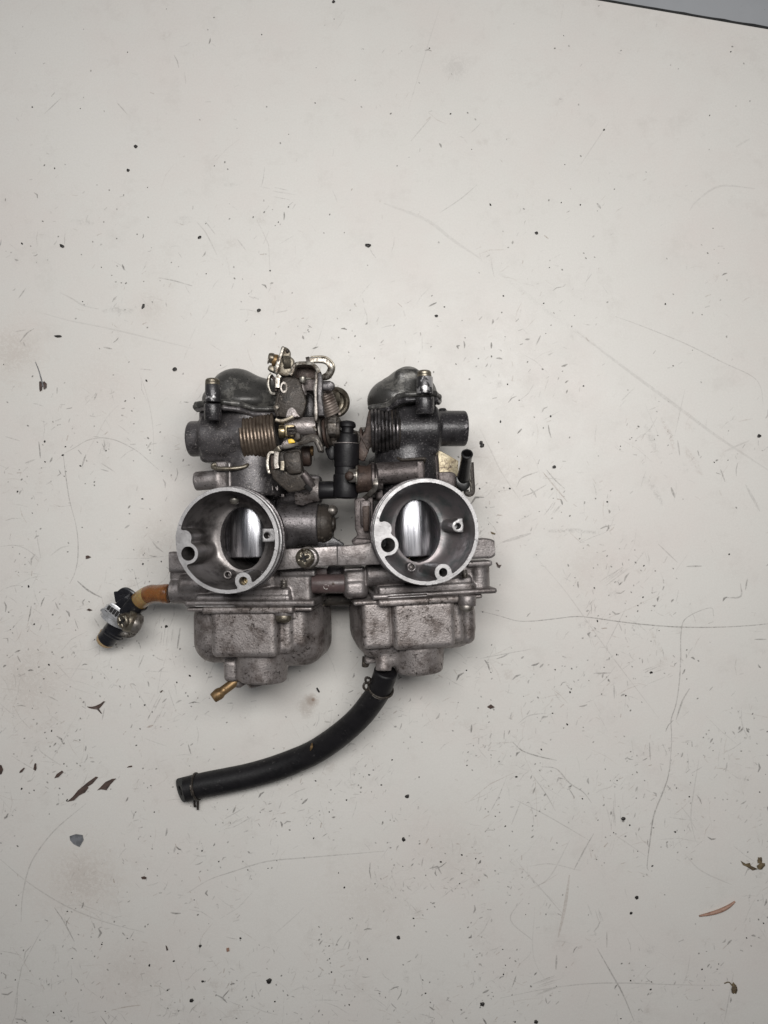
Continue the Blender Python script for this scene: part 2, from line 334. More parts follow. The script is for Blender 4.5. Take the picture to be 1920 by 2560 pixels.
def fcap(a, b, r, r2=None):
    a = np.array(a, float); b = np.array(b, float); L = np.linalg.norm(b-a)+1e-9; d = (b-a)/L; r2 = r2 or r; R = max(r, r2)
    def f(x, y, z):
        t = np.clip((x-a[0])*d[0]+(y-a[1])*d[1]+(z-a[2])*d[2], 0, L)
        return np.sqrt((x-a[0]-d[0]*t)**2+(y-a[1]-d[1]*t)**2+(z-a[2]-d[2]*t)**2)-(r+(r2-r)*t/L)
    return f, np.minimum(a, b)-R, np.maximum(a, b)+R
def fell(c, R):
    c = np.array(c, float); R = np.array(R, float)
    def f(x, y, z):
        X, Y, Z = (x-c[0])/R[0], (y-c[1])/R[1], (z-c[2])/R[2]; k = np.sqrt(X*X+Y*Y+Z*Z)+1e-6
        g = np.sqrt((X/R[0])**2+(Y/R[1])**2+(Z/R[2])**2)+1e-6; return k*(k-1)/g
    return f, c-R, c+R
def LB(F, rg, x0, y0, x1, y1, zf, zb, r=1.0, zr=None):            # box in a carburetor's frame, edges measured at depth zr
    zr = zf-3 if zr is None else zr; xm, ym = (x0+x1)/2, (y0+y1)/2
    return fbox((PL(F, rg, x0, ym, zr).x, PL(F, rg, xm, y0, zr).y, zb), (PL(F, rg, x1, ym, zr).x, PL(F, rg, xm, y1, zr).y, zf), r)
def LC(F, rg, x0, y0, x1, y1, zc, r, rd=0.5, r2=None): return fcyl(PL(F, rg, x0, y0, zc), PL(F, rg, x1, y1, zc), r, rd, r2)

# ------------------------------------------------------------------ the pair of carburetors
ROOT = D.objects.new('carburetor_pair', None); COL.objects.link(ROOT); ROOT.location = (-0.03, -0.005, 0)
ROOT.empty_display_size = 0.02
ROOT['label'] = 'greasy pair of twin-bore motorcycle carburetors, bolted side by side, lying on the scratched white bench'
ROOT['category'] = 'carburetor'
def A(name, geo, m, label=None, parent=None, **k): return part(name, geo, m, parent or ROOT, label, **k)

# ---- intake bells
def bell(F, rg, left):
    fl = Field((-31, -31, -40.5), (31, 31, 1.2), 0.42)
    for r, z0, z1 in ((28.2, -3, 0), (26.9, -5, -2.5), (28.4, -7, -5), (27.0, -9.2, -6.5), (29.0, -12.5, -9.2)):
        fl.add(fcyl((0, 0, z0), (0, 0, z1), r, 0.45), 0)
    fl.add(fcyl((0, 0, -12), (0, 0, -40), 27.5, 0.5, 20), 0.8)
    def cav(x, y, z):
        t = np.clip(-z/27.0, 0, 1); e = np.sqrt(np.maximum(1-t**2.1, 0)); a = 13.0+13.0*e; b = 17.6+8.4*e
        return (np.sqrt((x/a)**2+(y/b)**2)-1)*np.minimum(a, b)*0.85
    fl.cut((cav, np.array([-27, -27, -42.]), np.array([27, 27, 3.])), 0.3)
    def clip(p, rmax=27.6):
        f, lo, hi = p; return (lambda x, y, z: np.maximum(f(x, y, z), np.sqrt(x*x+y*y)-rmax)), lo, hi
    def at(dx, dy, zl=0):
        q = PL(F, 'p', 0, 0, zl); u = (567, 1351) if left else (1067, 1329.5); return PL(F, 'p', u[0]+dx, u[1]+dy, zl)
    b1, b2, bj = at(-106, -7), at(-97, 33), at(41, 101.5)
    fl.add(clip(fcyl((b1.x, b1.y, -34), (b1.x, b1.y, 0), 4.0, 0.3)), 2.0)
    fl.add(clip(fcyl((b2.x, b2.y, -34), (b2.x, b2.y, 0), 5.6, 0.3)), 2.0)
    fl.add(clip(fcyl((bj.x, bj.y, -22), (bj.x, bj.y, 0), 4.6, 0.3, 4.6)), 1.2)
    fl.add(clip(fcap((bj.x-4.5, bj.y+0.5, -22), (bj.x-1, bj.y, -6), 3.6, 2.2)), 2.0)
    fl.cut(fcyl((b2.x, b2.y, -36), (b2.x, b2.y, 3), 3.75, 0.2), 0.2)
    fl.cut(fcyl((bj.x, bj.y, -20), (bj.x, bj.y, 3), 2.25, 0.2), 0.2)
    tx, ty = 19.6, 2.0                                              # tapped lug part way down the right wall
    if left: fl.add(clip(fbox((tx-2.6, ty-3.6, -22), (28, ty+4, -7), 0.8)), 1.2)
    else: fl.add(fcyl((tx, ty, -26), (tx, ty, -12), 3.6, 0.3, 3.3), 1.0); fl.add(fbox((tx, ty-3.6, -26), (tx+3, ty+4.2, -12), 0.4), 0.6)
    if not left: fl.add(fcap((tx-3.6, ty+0.3, -24), (tx-0.5, ty, -15), 3.4, 2.6), 1.5)
    zt = -7 if left else -12
    fl.cut(fcyl((tx, ty, zt-7), (tx, ty, zt+2), 1.6, 0.1), 0.2)
    sx, sy = -6.0, -19.5                                             # small air jet seat low on the funnel floor
    fl.add(fcyl((sx, sy, -25), (sx, sy, -17.0), 2.5, 0.3), 0.6); fl.cut(fcyl((sx, sy, -22), (sx, sy, -15), 1.35 if left else 1.7, 0.1), 0.1)
    zm = -0.45
    def pick(c, n):
        r = np.hypot(c[:, 0], c[:, 1]); out = np.zeros(len(c), int)
        inner = (n[:, 2] > -2) & (r < 27.4); out[inner] = 1
        out[(c[:, 2] > zm) & (n[:, 2] > 0.3)] = 2
        lug = (np.hypot(c[:, 0]-tx, c[:, 1]-ty) < 5) & (np.abs(c[:, 2]-zt) < 0.5) & (n[:, 2] > 0.7); out[lug] = 2
        out[(r > 27.2) & (c[:, 2] > -6.5) & (c[:, 2] <= zm)] = 2
        return out
    o = fpart('intake_bell', fl, ['alu_dark', 'funnel_dark' if left else 'funnel', 'machined'], ROOT,
              'left bell-mouth with sooty funnel' if left else 'right bell-mouth with cleaner grey funnel', F=F, pick=pick, sharp=40, relax=0, flat=-0.22)
    W = lambda v: F @ Vector(v)
    ax = F.to_3x3() @ Vector((0, 0, 1))
    if left:
        A('pilot_jet', join(lathe([(2.0, 0), (2.0, 2.2), (1.3, 2.2), (1.1, 1.2), (0.01, 1.2)], W((bj.x, bj.y, -9)), ax, 20)), 'brass_bright', 'brass jet down in the lower hole', o)
        A('air_screw', dome(W((-1, 21.6, -17)), (0.05, -0.75, 0.66), 2.5, 1.2, 1.0), 'bright', 'shiny screw head up in the funnel', o)
    else:
        A('jet_plug', lathe([(1.6, 0), (1.6, 1.2), (0.9, 1.6), (0.5, 1.0), (0.01, 1.0)], W((sx, sy, -20.5)), ax, 20), 'alu', None, o)
    return o
BL = bell(FL, '3', True); BR = bell(FR, '4', False)

# ---- polished slides and needles inside the bores
def slide(F, rg, ytop, ybot, left):
    L = 22-ybot; g = lathe([(15.8, 0), (16.4, 0.6), (16.4, L-0.8), (16.0, L-0.3), (15.2, L), (9, L-2.5), (0.01, L-4.0)], (0, 0, 0), (0, 0, 1), 96, ell=(1, 0.67))
    A('throttle_slide', g, 'chrome', 'polished round slide in the left bore' if left else 'polished round slide in the right bore', sharp=50, matrix=F @ Matrix.Translation((0, 22, -41.6)) @ Matrix.Rotation(math.pi/2, 4, 'X'))
    A('bore_shade', lathe([(0.01, 0), (14.0, 0), (14.4, 0.4), (14.4, 1.2)], F @ Vector((0, 0, -71)), F.to_3x3() @ Vector((0, 0, 1)), 48, False, False, ell=(1, 1.25), hint=(0, 1, 0)), 'hole')  # near-black disc added so the bore bottom looks shaded
    n0 = F @ Vector((4.0 if left else -2.5, ybot+3, -46)); n1 = n0+Vector((0, -9, -0.5))
    A('jet_needle', cyl(n0, n1, 0.75 if left else 0.9, 0.2, 12), 'brass_bright' if not left else 'bright')
slide(FL, '3', 0, -11.2, True); slide(FR, '4', 0, -14.8, False)

# ---- main castings
def bore(fl, F): fl.cut((lambda x, y, z: np.maximum((np.sqrt((x/14.8)**2+(y/19.0)**2)-1)*13, -(z+74)), np.array([-15, -19, -76.]), np.array([15, 19, -20.])), 0.3)
def chamber_cut(fl): fl.cut(fcyl((0, -10, -47.0), (0, 27, -47.0), 16.8, 0.2), 0.2)
F = FL
# left: slide chamber (dark painted upper casting)
fl = Field((-55, 6, -86), (24, 92, -8), 0.62)
fl.add(LC(F, '1', 640, 1330, 628, 640, -46, 19.0, 2.0), 0)
fl.add(LC(F, '1', 628, 1130, 628, 1060, -50, 18.3, 3.0), 3)
q = PL(F, '1', 190, 845, -36); q2 = PL(F, '1', 560, 845, -36)
fl.add(fcyl((q.x+3, q.y, -37), (q2.x+6, q.y, -37), 13.2, 2.2), 1.5)
fl.add(fcyl((q.x-5.3, q.y-0.4, -37), (q.x+12, q.y-0.4, -37), 10.3, 0.8), 1.4)
fl.add(LB(F, '1', 198, 590, 590, 1046, -31, -78, 3), 1.5)
fl.add(LB(F, '1', 560, 640, 870, 1000, -36, -82, 8), 4)
fl.cut(fcyl((q.x-6, q.y-0.4, -37), (q.x-1, q.y-0.4, -37), 8.6, 0.2), 0.3)
bore(fl, F); chamber_cut(fl)
fpart('slide_chamber', fl, 'black_faded', ROOT, 'faded black upper casting with open spigot on its left', F=F)
# left: bright neck block and small spigot
fl = Field((-42, 12, -66), (-2, 60, -18), 0.55)
fl.add(LB(F, '1', 333, 1040, 455, 1290, -29, -60, 1.2), 0).add(LB(F, '1', 440, 1050, 470, 1290, -27.6, -60, 1.2), 1.5)
a = PL(F, '1', 163, 1205, -34); b = PL(F, '1', 345, 1195, -34)
fl.add(fcyl((a.x, a.y, -34), (b.x+2, a.y+0.8, -34), 5.5, 0.9), 1.2)
fpart('neck_casting', fl, 'alu', ROOT, 'grey casting with a small round spigot above the left bell', F=F)
# left: lower deck under the bell
fl = Field((-48, -52, -90), (46, 4, -24), 0.66)
fl.add(fcyl((0, -28, -47), (0, 20, -47), 19, 2), 0)
fl.add(LB(F, '5', 268, 120, 1262, 352, -34, -84, 2.5), 2)
fl.add(LB(F, '5', 300, 282, 1090, 350, -30, -60, 2.0), 1)
fl.add(LB(F, '5', 640, 228, 1085, 300, -31, -60, 2.0), 0.6)
fl.add(LB(F, '3', 1000, 880, 1292, 930, -33.5, -60, 0.8), 0.6)
a = PL(F, '3', 60, 1050, -42); b = PL(F, '3', 290, 1050, -42)
fl.add(fcyl((a.x, a.y, -42), (b.x+6, b.y, -42), 7.7, 0.8), 1.0)
a = PL(F, '3', 163, 1000, -35); fl.add(fcyl((a.x, a.y, -37), (a.x+18, a.y, -37), 5.6, 0.9), 0.9)
fl.add(LB(F, '3', 20, 727, 260, 895, -36, -46, 1.6), 0.5); fl.add(LB(F, '3', 95, 880, 260, 960, -38, -46, 1), 0.5)
bore(fl, F)
fpart('carburetor_body', fl, 'alu', ROOT, 'left body casting with side lug and fuel inlet boss', F=F)
# left flanges (gasket joint) and float bowl
def flange(F, rg, x0, x1, y0, y1, zf, zb, m, label=None, k=None, slots=()):
    fl = Field((-50, -62, -92), (50, -34, -22), 0.5); fl.add(LB(F, rg, x0, y0, x1, y1, zf, zb, 1.3), 0)
    for s in k or (): fl.add(s, 1.0)
    for s in slots: fl.cut(s, 0.1)
    return fpart('bowl_flange', fl, m, ROOT, label, F=F)
flange(F, '5', 217, 1290, 332, 385, -27.0, -80, 'alu', 'left body flange', slots=[LB(F, '5', 300, 373, 632, 378, -26, -28.7, 0.2)])
flange(F, '5', 232, 1270, 388, 422, -30, -80, 'alu_dirty', 'left bowl flange', k=[LB(F, '5', 360, 386, 1110, 442, -24.8, -60, 1.2)])
def bowl_L():
    F = FL; fl = Field((-46, -98, -92), (46, -35, -20), 0.62)
    fl.add(LB(F, '5', 288, 300, 1310, 852, -40, -88, 13, zr=-52), 0)
    a = PL(F, '5', 1390, 835, -66); fl.add(fbox((0, a.y, -88), (a.x, -38, -46), 11), 6)
    fl.add(LB(F, '5', 430, 396, 975, 806, -27.5, -80, 3.4), 1.2)
    fl.add(LB(F, '5', 900, 370, 1108, 775, -35, -80, 4.0), 2.0)
    fl.add(LB(F, '5', 1090, 370, 1225, 740, -38, -80, 6.0), 3.0)
    a = PL(F, '5', 845, 780, -45); b = PL(F, '5', 835, 1000, -45)
    fl.add(fcyl((a.x, a.y+2, -47), (b.x, b.y, -47), 15.6, 1.4, 14.6), 1.0)
    fl.add(fcyl((b.x, b.y+1, -49), (b.x+1, b.y-2.2, -49), 9.5, 0.8), 0.5)
    fl.add(LB(F, '5', 532, 820, 650, 1010, -40, -56, 3.0), 2.0)
    c = PL(F, '5', 635, 1040, -42); d = PL(F, '5', 700, 985, -42); fl.add(fcap((c.x, c.y+0.5, -46), (d.x, d.y, -48), 2.9, 3.6), 1.2)
    fl.cut(fcyl((PL(F, '5', 1045, 480, -30).x, -66, -30), (PL(F, '5', 1045, 480, -30).x, -50, -30), 4.2, 0.5), 0.8)
    o = fpart('float_bowl', fl, 'alu_dirty', ROOT, 'left float bowl with brass drain spout', F=F)
    a = P('5', 612, 1018, 49); b = P('5', 438, 1148, 54); d = (b-a); L = d.length
    A('drain_spout', lathe([(2.75, -2), (2.75, L-7.5), (2.8, L-6.5), (3.35, L-5.2), (3.5, L-4), (3.0, L-0.5), (2.6, L), (1.4, L), (1.3, L-4), (0.01, L-4)], a, d, 32), 'brass', None, o)
    # flange screw: boss, domed head, thread tip above
    for nm, y0, y1, r, z, m in (('screw_boss', 388, 460, 5.1, 68, 'alu'),):
        a = P('5', 1030, y0, z); b = P('5', 1028, y1, z); A(nm, cyl(a, b, r, 0.6), m, None, o)
    a = P('5', 1026, 456, 69); A('screw_head', dome(a, (0, -1, 0), 4.5, 2.6, 2.0), 'zinc', None, o)
    a = P('5', 1028, 228, 66); b = P('5', 1028, 168, 66)
    A('screw_tip', join(cyl(a, b, 1.5, 0.3, 16), helix(a, b, 1.6, 0.32, 5, 6)), 'steel', None, o)
bowl_L()

# right castings
F = FR
fl = Field((-32, 6, -86), (44, 100, -8), 0.62)
a = PL(F, '2', 725, 1290, -50); fl.add(fcyl((0, 8, -46), (a.x, 62, -46), 19.0, 2), 0)
fl.add(LB(F, '2', 462, 815, 985, 1060, -40, -84, 5), 1)
q = PL(F, '2', 660, 640, -36); q2 = PL(F, '2', 985, 640, -36)
fl.add(LB(F, '2', 662, 440, 982, 858, -29, -78, 3.5), 1.5)
fl.add(fcyl((q.x-3, q.y-0.5, -38), (q2.x-0.5, q.y-0.5, -38), 13.5, 2.6), 1.8)
a = PL(F, '2', 975, 634, -38); b = PL(F, '2', 1232, 634, -38)
b.x -= 1.9; fl.add(fcyl((a.x-3, a.y, -38), (b.x, b.y, -38), 10.3, 0.8), 1.2); fl.cut(fcyl((b.x-8, b.y, -38), (b.x+2, b.y, -38), 8.6, 0.2), 0.3)
fl.add(LB(F, '2', 480, 480, 700, 820, -38, -82, 8), 3)
fl.add(LB(F, '2', 985, 468, 1042, 520, -36, -60, 0.8), 0.5)
bore(fl, F); chamber_cut(fl)
fpart('slide_chamber', fl, 'black', ROOT, 'glossy black upper casting with spigot on its right', F=F)
fl = Field((-36, 10, -70), (44, 62, -16), 0.6)
fl.add(LB(F, '2', 855, 850, 985, 1120, -33, -70, 2), 0).add(LB(F, '2', 975, 985, 1125, 1110, -38, -62, 1.5), 1)
a = PL(F, '2', 470, 1010, -26); b = PL(F, '2', 860, 985, -26); fl.add(fcyl((a.x, a.y, -28), (b.x, b.y, -28), 6.3, 0.5, 6.0), 0.8)
fl.add(LB(F, '2', 800, 905, 858, 1060, -21.5, -40, 1), 1)
fl.add(LB(F, '2', 455, 1060, 620, 1230, -38, -66, 2), 1)
fpart('neck_casting', fl, 'alu_brown', ROOT, 'brown-stained casting above the right bell with a horizontal post', F=F)
fl = Field((-50, -52, -90), (46, 6, -24), 0.66)
fl.add(fcyl((0, -28, -47), (0, 20, -47), 19, 2), 0)
fl.add(LB(F, '4', 455, 1000, 1290, 1100, -33, -84, 2.0), 1)
fl.add(LB(F, '4', 195, 850, 395, 1118, -36, -60, 3.5), 0.6)
fl.add(LB(F, '4', 196, 855, 360, 890, -34.6, -60, 1), 0.3).add(LB(F, '4', 200, 960, 385, 1112, -34.5, -60, 3.5), 0.6)
a = PL(F, '4', 385, 925, -36); fl.add(fcyl((a.x, a.y, -37), (a.x+22, a.y, -37), 6.3, 1.0), 0.8)
fl.add(LB(F, '4', 480, 995, 1270, 1075, -30, -60, 1.5), 1); fl.add(LB(F, '4', 880, 935, 1262, 1000, -31, -60, 2), 0.8)
a = PL(F, '4', 1320, 835, -40); b = PL(F, '4', 1325, 1040, -40); fl.add(fcyl((a.x, a.y, -42), (b.x, b.y, -42), 6.4, 0.4), 0.6)
fl.add(LB(F, '4', 1215, 802, 1422, 850, -35, -50, 1.0), 0.6); fl.add(LB(F, '4', 1150, 830, 1330, 1040, -38, -60, 2), 1)
a = PL(F, '4', 1390, 701, -36); fl.add(LB(F, '4', 1200, 618, 1392, 785, -34, -43, 0.8), 0.4); fl.add(fcyl((a.x, a.y, -43), (a.x, a.y, -34), 5.85, 0.8), 0.2)
bore(fl, F)
fpart('carburetor_body', fl, 'alu', ROOT, 'right body casting with a rounded lug on its right', F=F)
flange(F, '4', 430, 1462, 1052, 1098, -27, -80, 'alu', 'right body flange', slots=[LB(F, '4', 560, 1088, 886, 1093, -26, -28.2, 0.2)])
flange(F, '4', 272, 1342, 1104, 1142, -31, -80, 'alu_dirty', 'right bowl flange', k=[LB(F, '4', 480, 1104, 1290, 1160, -25.0, -60, 1.2)])
def bowl_R():
    F = FR; fl = Field((-50, -100, -92), (42, -35, -20), 0.62)
    fl.add(LB(F, '6', 330, 290, 1288, 748, -40, -88, 13, zr=-52), 0)
    fl.add(LB(F, '6', 268, 290, 760, 690, -50, -86, 8, zr=-60), 8); fl.add(LB(F, '6', 340, 290, 760, 812, -38, -80, 7), 5)
    fl.add(LB(F, '6', 600, 330, 1118, 735, -28, -80, 3.4), 1.2)
    fl.add(LB(F, '6', 350, 330, 596, 735, -32.5, -80, 2.8), 1.0)
    fl.add(LB(F, '6', 1090, 290, 1190, 682, -34, -80, 3.5), 1.6)
    fl.add(LB(F, '6', 1150, 290, 1284, 700, -38, -80, 6), 3)
    a = PL(F, '6', 815, 700, -45); b = PL(F, '6', 825, 925, -45)
    fl.add(fcyl((a.x, a.y, -46), (b.x, b.y, -46), 15.6, 1.6, 13.8), 1.2)
    fl.add(fcyl((b.x-0.5, b.y+1, -48), (b.x-0.5, b.y-1.8, -48), 8.4, 0.8), 0.5)
    a = PL(F, '6', 535, 790, -40); b = PL(F, '6', 533, 925, -40); fl.add(fcyl((a.x, a.y, -44), (b.x, b.y, -43), 4.6, 0.6), 1.5)
    fl.add(LB(F, '6', 540, 720, 680, 880, -40, -60, 4), 2)
    a = PL(F, '6', 420, 800, -52); fl.add(fbox((a.x-3.5, a.y-4, -56), (a.x+4, a.y+3, -50), 1), 1)
    c = PL(F, '6', 1215, 370, -28); fl.cut(fcyl((c.x, -68, -29), (c.x, -52, -29), 4.6, 0.5), 0.8)
    o = fpart('float_bowl', fl, 'alu_dirty', ROOT, 'right float bowl with rubber drain hose', F=F)
    a = P('6', 1222, 292, 68); b = P('6', 1218, 378, 68); A('screw_boss', cyl(a, b, 5.0, 0.6), 'alu', None, o)
    a = P('6', 1215, 372, 69); A('screw_head', dome(a, (0, -1, 0), 4.1, 2.3, 1.8), 'steel', None, o)
    a = P('6', 1202, 150, 66); b = P('6', 1196, 85, 66); A('screw_tip', join(cyl(a, b, 1.5, 0.3, 16), helix(a, b, 1.6, 0.32, 6, 6)), 'steel', None, o)
    a = P('6', 378, 800, 44); b = P('6', 374, 888, 44); A('drain_screw', join(cyl(a, b, 2.0, 0.4, 20), cyl(P('6', 360, 850, 44), P('6', 408, 868, 44), 1.4, 0.4, 12)), 'steel_dark', None, o)
bowl_R()

for F_, lb_ in ((FL, 'left engine-side spigot'), (FR, 'right engine-side spigot')):
    c_ = F_ @ Vector((0, 0, -70)); d_ = -(F_.to_3x3() @ Vector((0, 0, 1))); g_ = lathe([(19.5, 0), (19.5, 10), (20.6, 10.6), (20.6, 13.5), (19.4, 14.2), (19.4, 25)], Vector((c_.x, c_.y, 25)), (0, 0, -1), 56, False, False)
    A('outlet_spigot', g_, 'alu_dark', lb_)
# ---- diaphragm covers on top
def cover(F, rg, path, dome_prims, name, m, label, lowpath, th, lo, hi):
    fl = Field(lo, hi, 0.6)
    for pr, k in dome_prims: fl.add(pr, k)
    pts = [PL(F, rg, x, y, z) for x, y, z in path]
    for a, b in zip(pts, pts[1:]): fl.add(fcap(a, b, th), 1.0)
    if F is FL: fl.add(LB(F, '1', 176, 545, 430, 600, -27, -60, 2), 1.5)
    fl.add(fbox((min(p.x for p in pts)+(5 if F is FR else 1), min(p.y for p in pts)+2, -74), (max(p.x for p in pts)+th*0.6, max(p.y for p in pts)+2, -40), 6), 3)
    o = fpart(name, fl, m, ROOT, label, F=F)
    fl2 = Field(lo, hi, 0.55); pts = [PL(F, rg, x, y, z) for x, y, z in lowpath]
    for a, b in zip(pts, pts[1:]): fl2.add(fcap(a, b, th*0.92), 1.0)
    o2 = fpart('cover_flange', fl2, 'black_faded' if F is FL else 'black', ROOT, None, F=F)
    return o
F = FL
c1 = PL(F, '1', 480, 430, -45); c2 = PL(F, '1', 690, 480, -45)
CL = cover(F, '1', [(176, 606, -33), (163, 588, -33), (172, 568, -31), (250, 556, -25), (400, 548, -21), (520, 562, -23), (650, 604, -28), (830, 606, -33)],
      [(fell((c1.x, c1.y-2, -52), (15.5, 14.2, 21)), 0), (fell((c1.x-7, c1.y-7, -48), (12, 9, 18)), 4), (fell((c2.x+1, c2.y-3, -56), (15, 13.2, 20)), 6), (fell((c1.x+6, c1.y-9, -46), (17, 8, 17)), 5), (LB(F, '1', 350, 330, 545, 600, -35, -70, 6), 3), (LB(F, '1', 570, 366, 745, 620, -38, -74, 6), 3)],
      'diaphragm_cover', 'cover', 'left domed cover, black paint rubbed dull', [(178, 612, -32), (250, 602, -25), (400, 594, -21), (520, 610, -23), (640, 648, -28), (820, 650, -33)], 1.55, (-66, 62, -78), (30, 112, -10))
F = FR
c1 = PL(F, '2', 720, 250, -45); c2 = PL(F, '2', 560, 400, -45)
CR = cover(F, '2', [(418, 462, -34), (560, 440, -29), (650, 370, -24), (720, 350, -21), (850, 348, -20), (950, 342, -24), (985, 372, -31), (988, 410, -38)],
      [(fell((c1.x+1, c1.y-3, -50), (11, 12.8, 18)), 0), (fell((c2.x+4.5, c2.y+1, -52), (11.5, 9.5, 19)), 6), (fell((c1.x-7, c1.y-10, -50), (15, 12, 19)), 8), (fell((c1.x+9, c1.y-7, -50), (9, 10, 17)), 5), (LB(F, '2', 622, 134, 842, 440, -31, -70, 4.0), 2.0)],
      'diaphragm_cover', 'cover', 'right domed cover with flaking grey and black paint', [(440, 495, -34), (570, 474, -29), (655, 412, -24), (720, 396, -21), (850, 394, -20), (960, 398, -24), (982, 420, -31)], 1.6, (-48, 58, -78), (46, 118, -10))
# cover screw posts
def post(rg, x, yt, yh, y1, y2, y3, w, hw, z, par, m, lab):
    a, b = P(rg, x, y1, z), P(rg, x, yh, z)
    A('screw_post', cyl(a, b, S(rg, w/2, z), 0.5), m, lab, par)
    A('screw_post', cyl(P(rg, x+2, y3, z-1), P(rg, x, y2, z), S(rg, (w+18)/2, z), 0.9), 'black', None, par)
    h = P(rg, x-3, yh+2, z); L = S(rg, yh-yt, z)
    A('cover_screw', join(lathe([(S(rg, hw/2, z)*0.93, -1.5), (S(rg, hw/2, z), 0), (S(rg, hw/2, z), L*0.30), (S(rg, hw/2, z)*0.95, L*0.34), (S(rg, hw/2, z)*0.98, L*0.42), (S(rg, hw/2, z)*0.95, L*0.7), (S(rg, hw/2, z)*0.75, L*0.92), (S(rg, hw/2, z)*0.4, L)], h, (0, 1, 0.02), 32)), 'zinc', None, par)
post('1', 306, 347, 404, 550, 560, 700, 128, 122, 76, CL, 'boss_black', 'post with black paint flaked off its silver top')
post('2', 868, 148, 206, 350, 372, 512, 138, 120, 77, CR, 'boss', 'silver post with flaked black paint')

# ---- coil springs, wire clips
a = P('1', 572, 852, 60); b = P('1', 838, 824, 60); A('return_spring', helix(a, b, 12.7, 1.12, 9.5, 10, 1.2, 40, wob=0.12), 'spring_brown', 'brown coiled return spring')
A('spring_seat', cyl(P('1', 560, 852, 60), P('1', 845, 806, 60), 11.3, 0.5, 40), 'steel_dark')
a = P('2', 648, 652, 62); b = P('2', 430, 650, 62); A('return_spring', helix(a, b, 11.6, 1.0, 7.4, 10, 0.4, 40, R1=12.0, wob=0.3), 'spring_black', 'black coiled return spring')
A('spring_seat', cyl(P('2', 668, 652, 62), P('2', 425, 650, 62), 10.4, 0.5, 40), 'steel_dark')
for x in (606, 640): A('spring_coil', lathe([(11.6+0.9*math.cos(t), 0.9*math.sin(t)) for t in np.linspace(0, 6.28, 9)], P('2', x, 650, 62), (1, 0.06, 0), 40, False, False), 'steel_dark')
A('wire_clip', tube([P('1', x, y, z) for x, y, z in ((335, 1064, 68), (310, 1070, 68), (306, 1086, 68), (330, 1097, 69), (400, 1100, 70), (480, 1098, 70), (560, 1086, 69), (605, 1062, 67), (628, 1036, 62))], 1.2, 12), 'zinc')
A('wire_clip', tube([P('2', x, y, z) for x, y, z in ((628, 848, 62), (640, 872, 66), (665, 890, 69), (700, 894, 70), (780, 888, 71), (862, 884, 72), (868, 892, 72), (864, 912, 70))], 0.85, 10), 'steel_dark')

# ---- bridge bars joining the two bodies, cross pipe, tabs
o = A('bridge_bar', prism('3', [(960, 712), (1466, 682), (1470, 838), (960, 882)], 72, 79, 0.5), 'alu', 'left bridge bar with a cross-head screw')
A('screw_washer', lathe([(6.2, 0), (6.2, 1.2), (5.8, 1.4), (5.0, 1.4)], P('3', 1228, 778, 78.5), (0, 0, 1), 36, True, False), 'steel_dark', None, o)
sc = P('3', 1205, 779, 79); pr = [(5.0, 0), (5.15, 0.8), (5.0, 2.0), (4.2, 2.9), (2.9, 3.4), (0.01, 3.6)]
fl = Field((-6.5, -6.5, -0.5), (6.5, 6.5, 4.6), 0.28); fl.add(fell((0, 0, 0.4), (5.2, 5.2, 3.3)), 0); fl.add(fcyl((0, 0, -0.4), (0, 0, 1.4), 5.2, 0.4), 0.5)
for aa in (0.35, 0.35+math.pi/2): fl.cut(fcap((-2.6*math.cos(aa), -2.6*math.sin(aa), 3.3), (2.6*math.cos(aa), 2.6*math.sin(aa), 3.3), 0.85), 0.3)
FS = Matrix.Translation(sc) @ Matrix.Rotation(-0.16, 4, 'Y'); fpart('screw_head', fl, 'zinc', o, 'chewed-up cross-head screw', F=FS)
for aa in (0.35, 0.35+math.pi/2):
    A('slot_shade', tube([FS @ Vector((-2.3*math.cos(aa), -2.3*math.sin(aa), 2.6)), FS @ Vector((2.3*math.cos(aa), 2.3*math.sin(aa), 2.6))], 0.5, 10, sub=0), 'hole', None, o)  # near-black bars put shade into the cross grooves
A('bridge_bar', prism('4', [(142, 684), (300, 672), (452, 648), (478, 700), (500, 835), (142, 842)], 70, 79, 0.6), 'alu', 'right bridge bar')
A('bridge_rib', prism('4', [(262, 660), (300, 618), (440, 628), (440, 660), (300, 676)], 60, 72, 0.6), 'alu_brown')
A('side_casting', prism('4', [(286, 285), (440, 270), (440, 640), (262, 655), (262, 630), (310, 590), (290, 540)], 46, 62, 1.2), 'alu_brown', 'brown-stained wall between the barrels')
A('side_rib', prism('4', [(330, 300), (420, 300), (424, 530), (336, 520)], 62, 65.5, 1.2), 'alu_brown'); A('side_rib', prism('4', [(350, 350), (410, 345), (404, 560), (360, 560)], 65, 66.5, 0.6), 'rust')
o = A('cross_pipe', cyl(P('3', 1262, 995, 60), P('3', 1535, 990, 60), 5.5, 0.3, 40), 'brown_pipe', 'brown plastic fuel pipe crossing between the bodies')
A('pipe_tab', box('3', 1290, 866, 1384, 940, 54, 60, 0.4), 'brown_pipe', None, o)
for cx, cy, rr, ph, fr in ((1378, 1018, 20, 0.9, 0.72), (1436, 996, 14, 0, 1.0)):                # moulded mark on the pipe
    pts = [P('3', cx+rr*math.cos(ph+t), cy+rr*math.sin(ph+t), 65.2) for t in np.linspace(0, 2*math.pi*fr, 14)]; A('moulded_mark', tube(pts, 0.28, 6, sub=0), 'alu_dirty', None, o)
A('moulded_mark', tube([P('3', 1366, 1002, 65.3), P('3', 1392, 1002, 65.3), P('3', 1398, 1016, 65.2)], 0.25, 6, sub=2), 'alu_dirty', None, o)
A('moulded_mark', cyl(P('3', 1436, 996, 65), P('3', 1436, 996, 65.8), 0.8, 0.2, 10), 'rust', None, o)
A('link_casting', box('3', 1380, 850, 1525, 1080, 30, 46, 2), 'alu_dark')
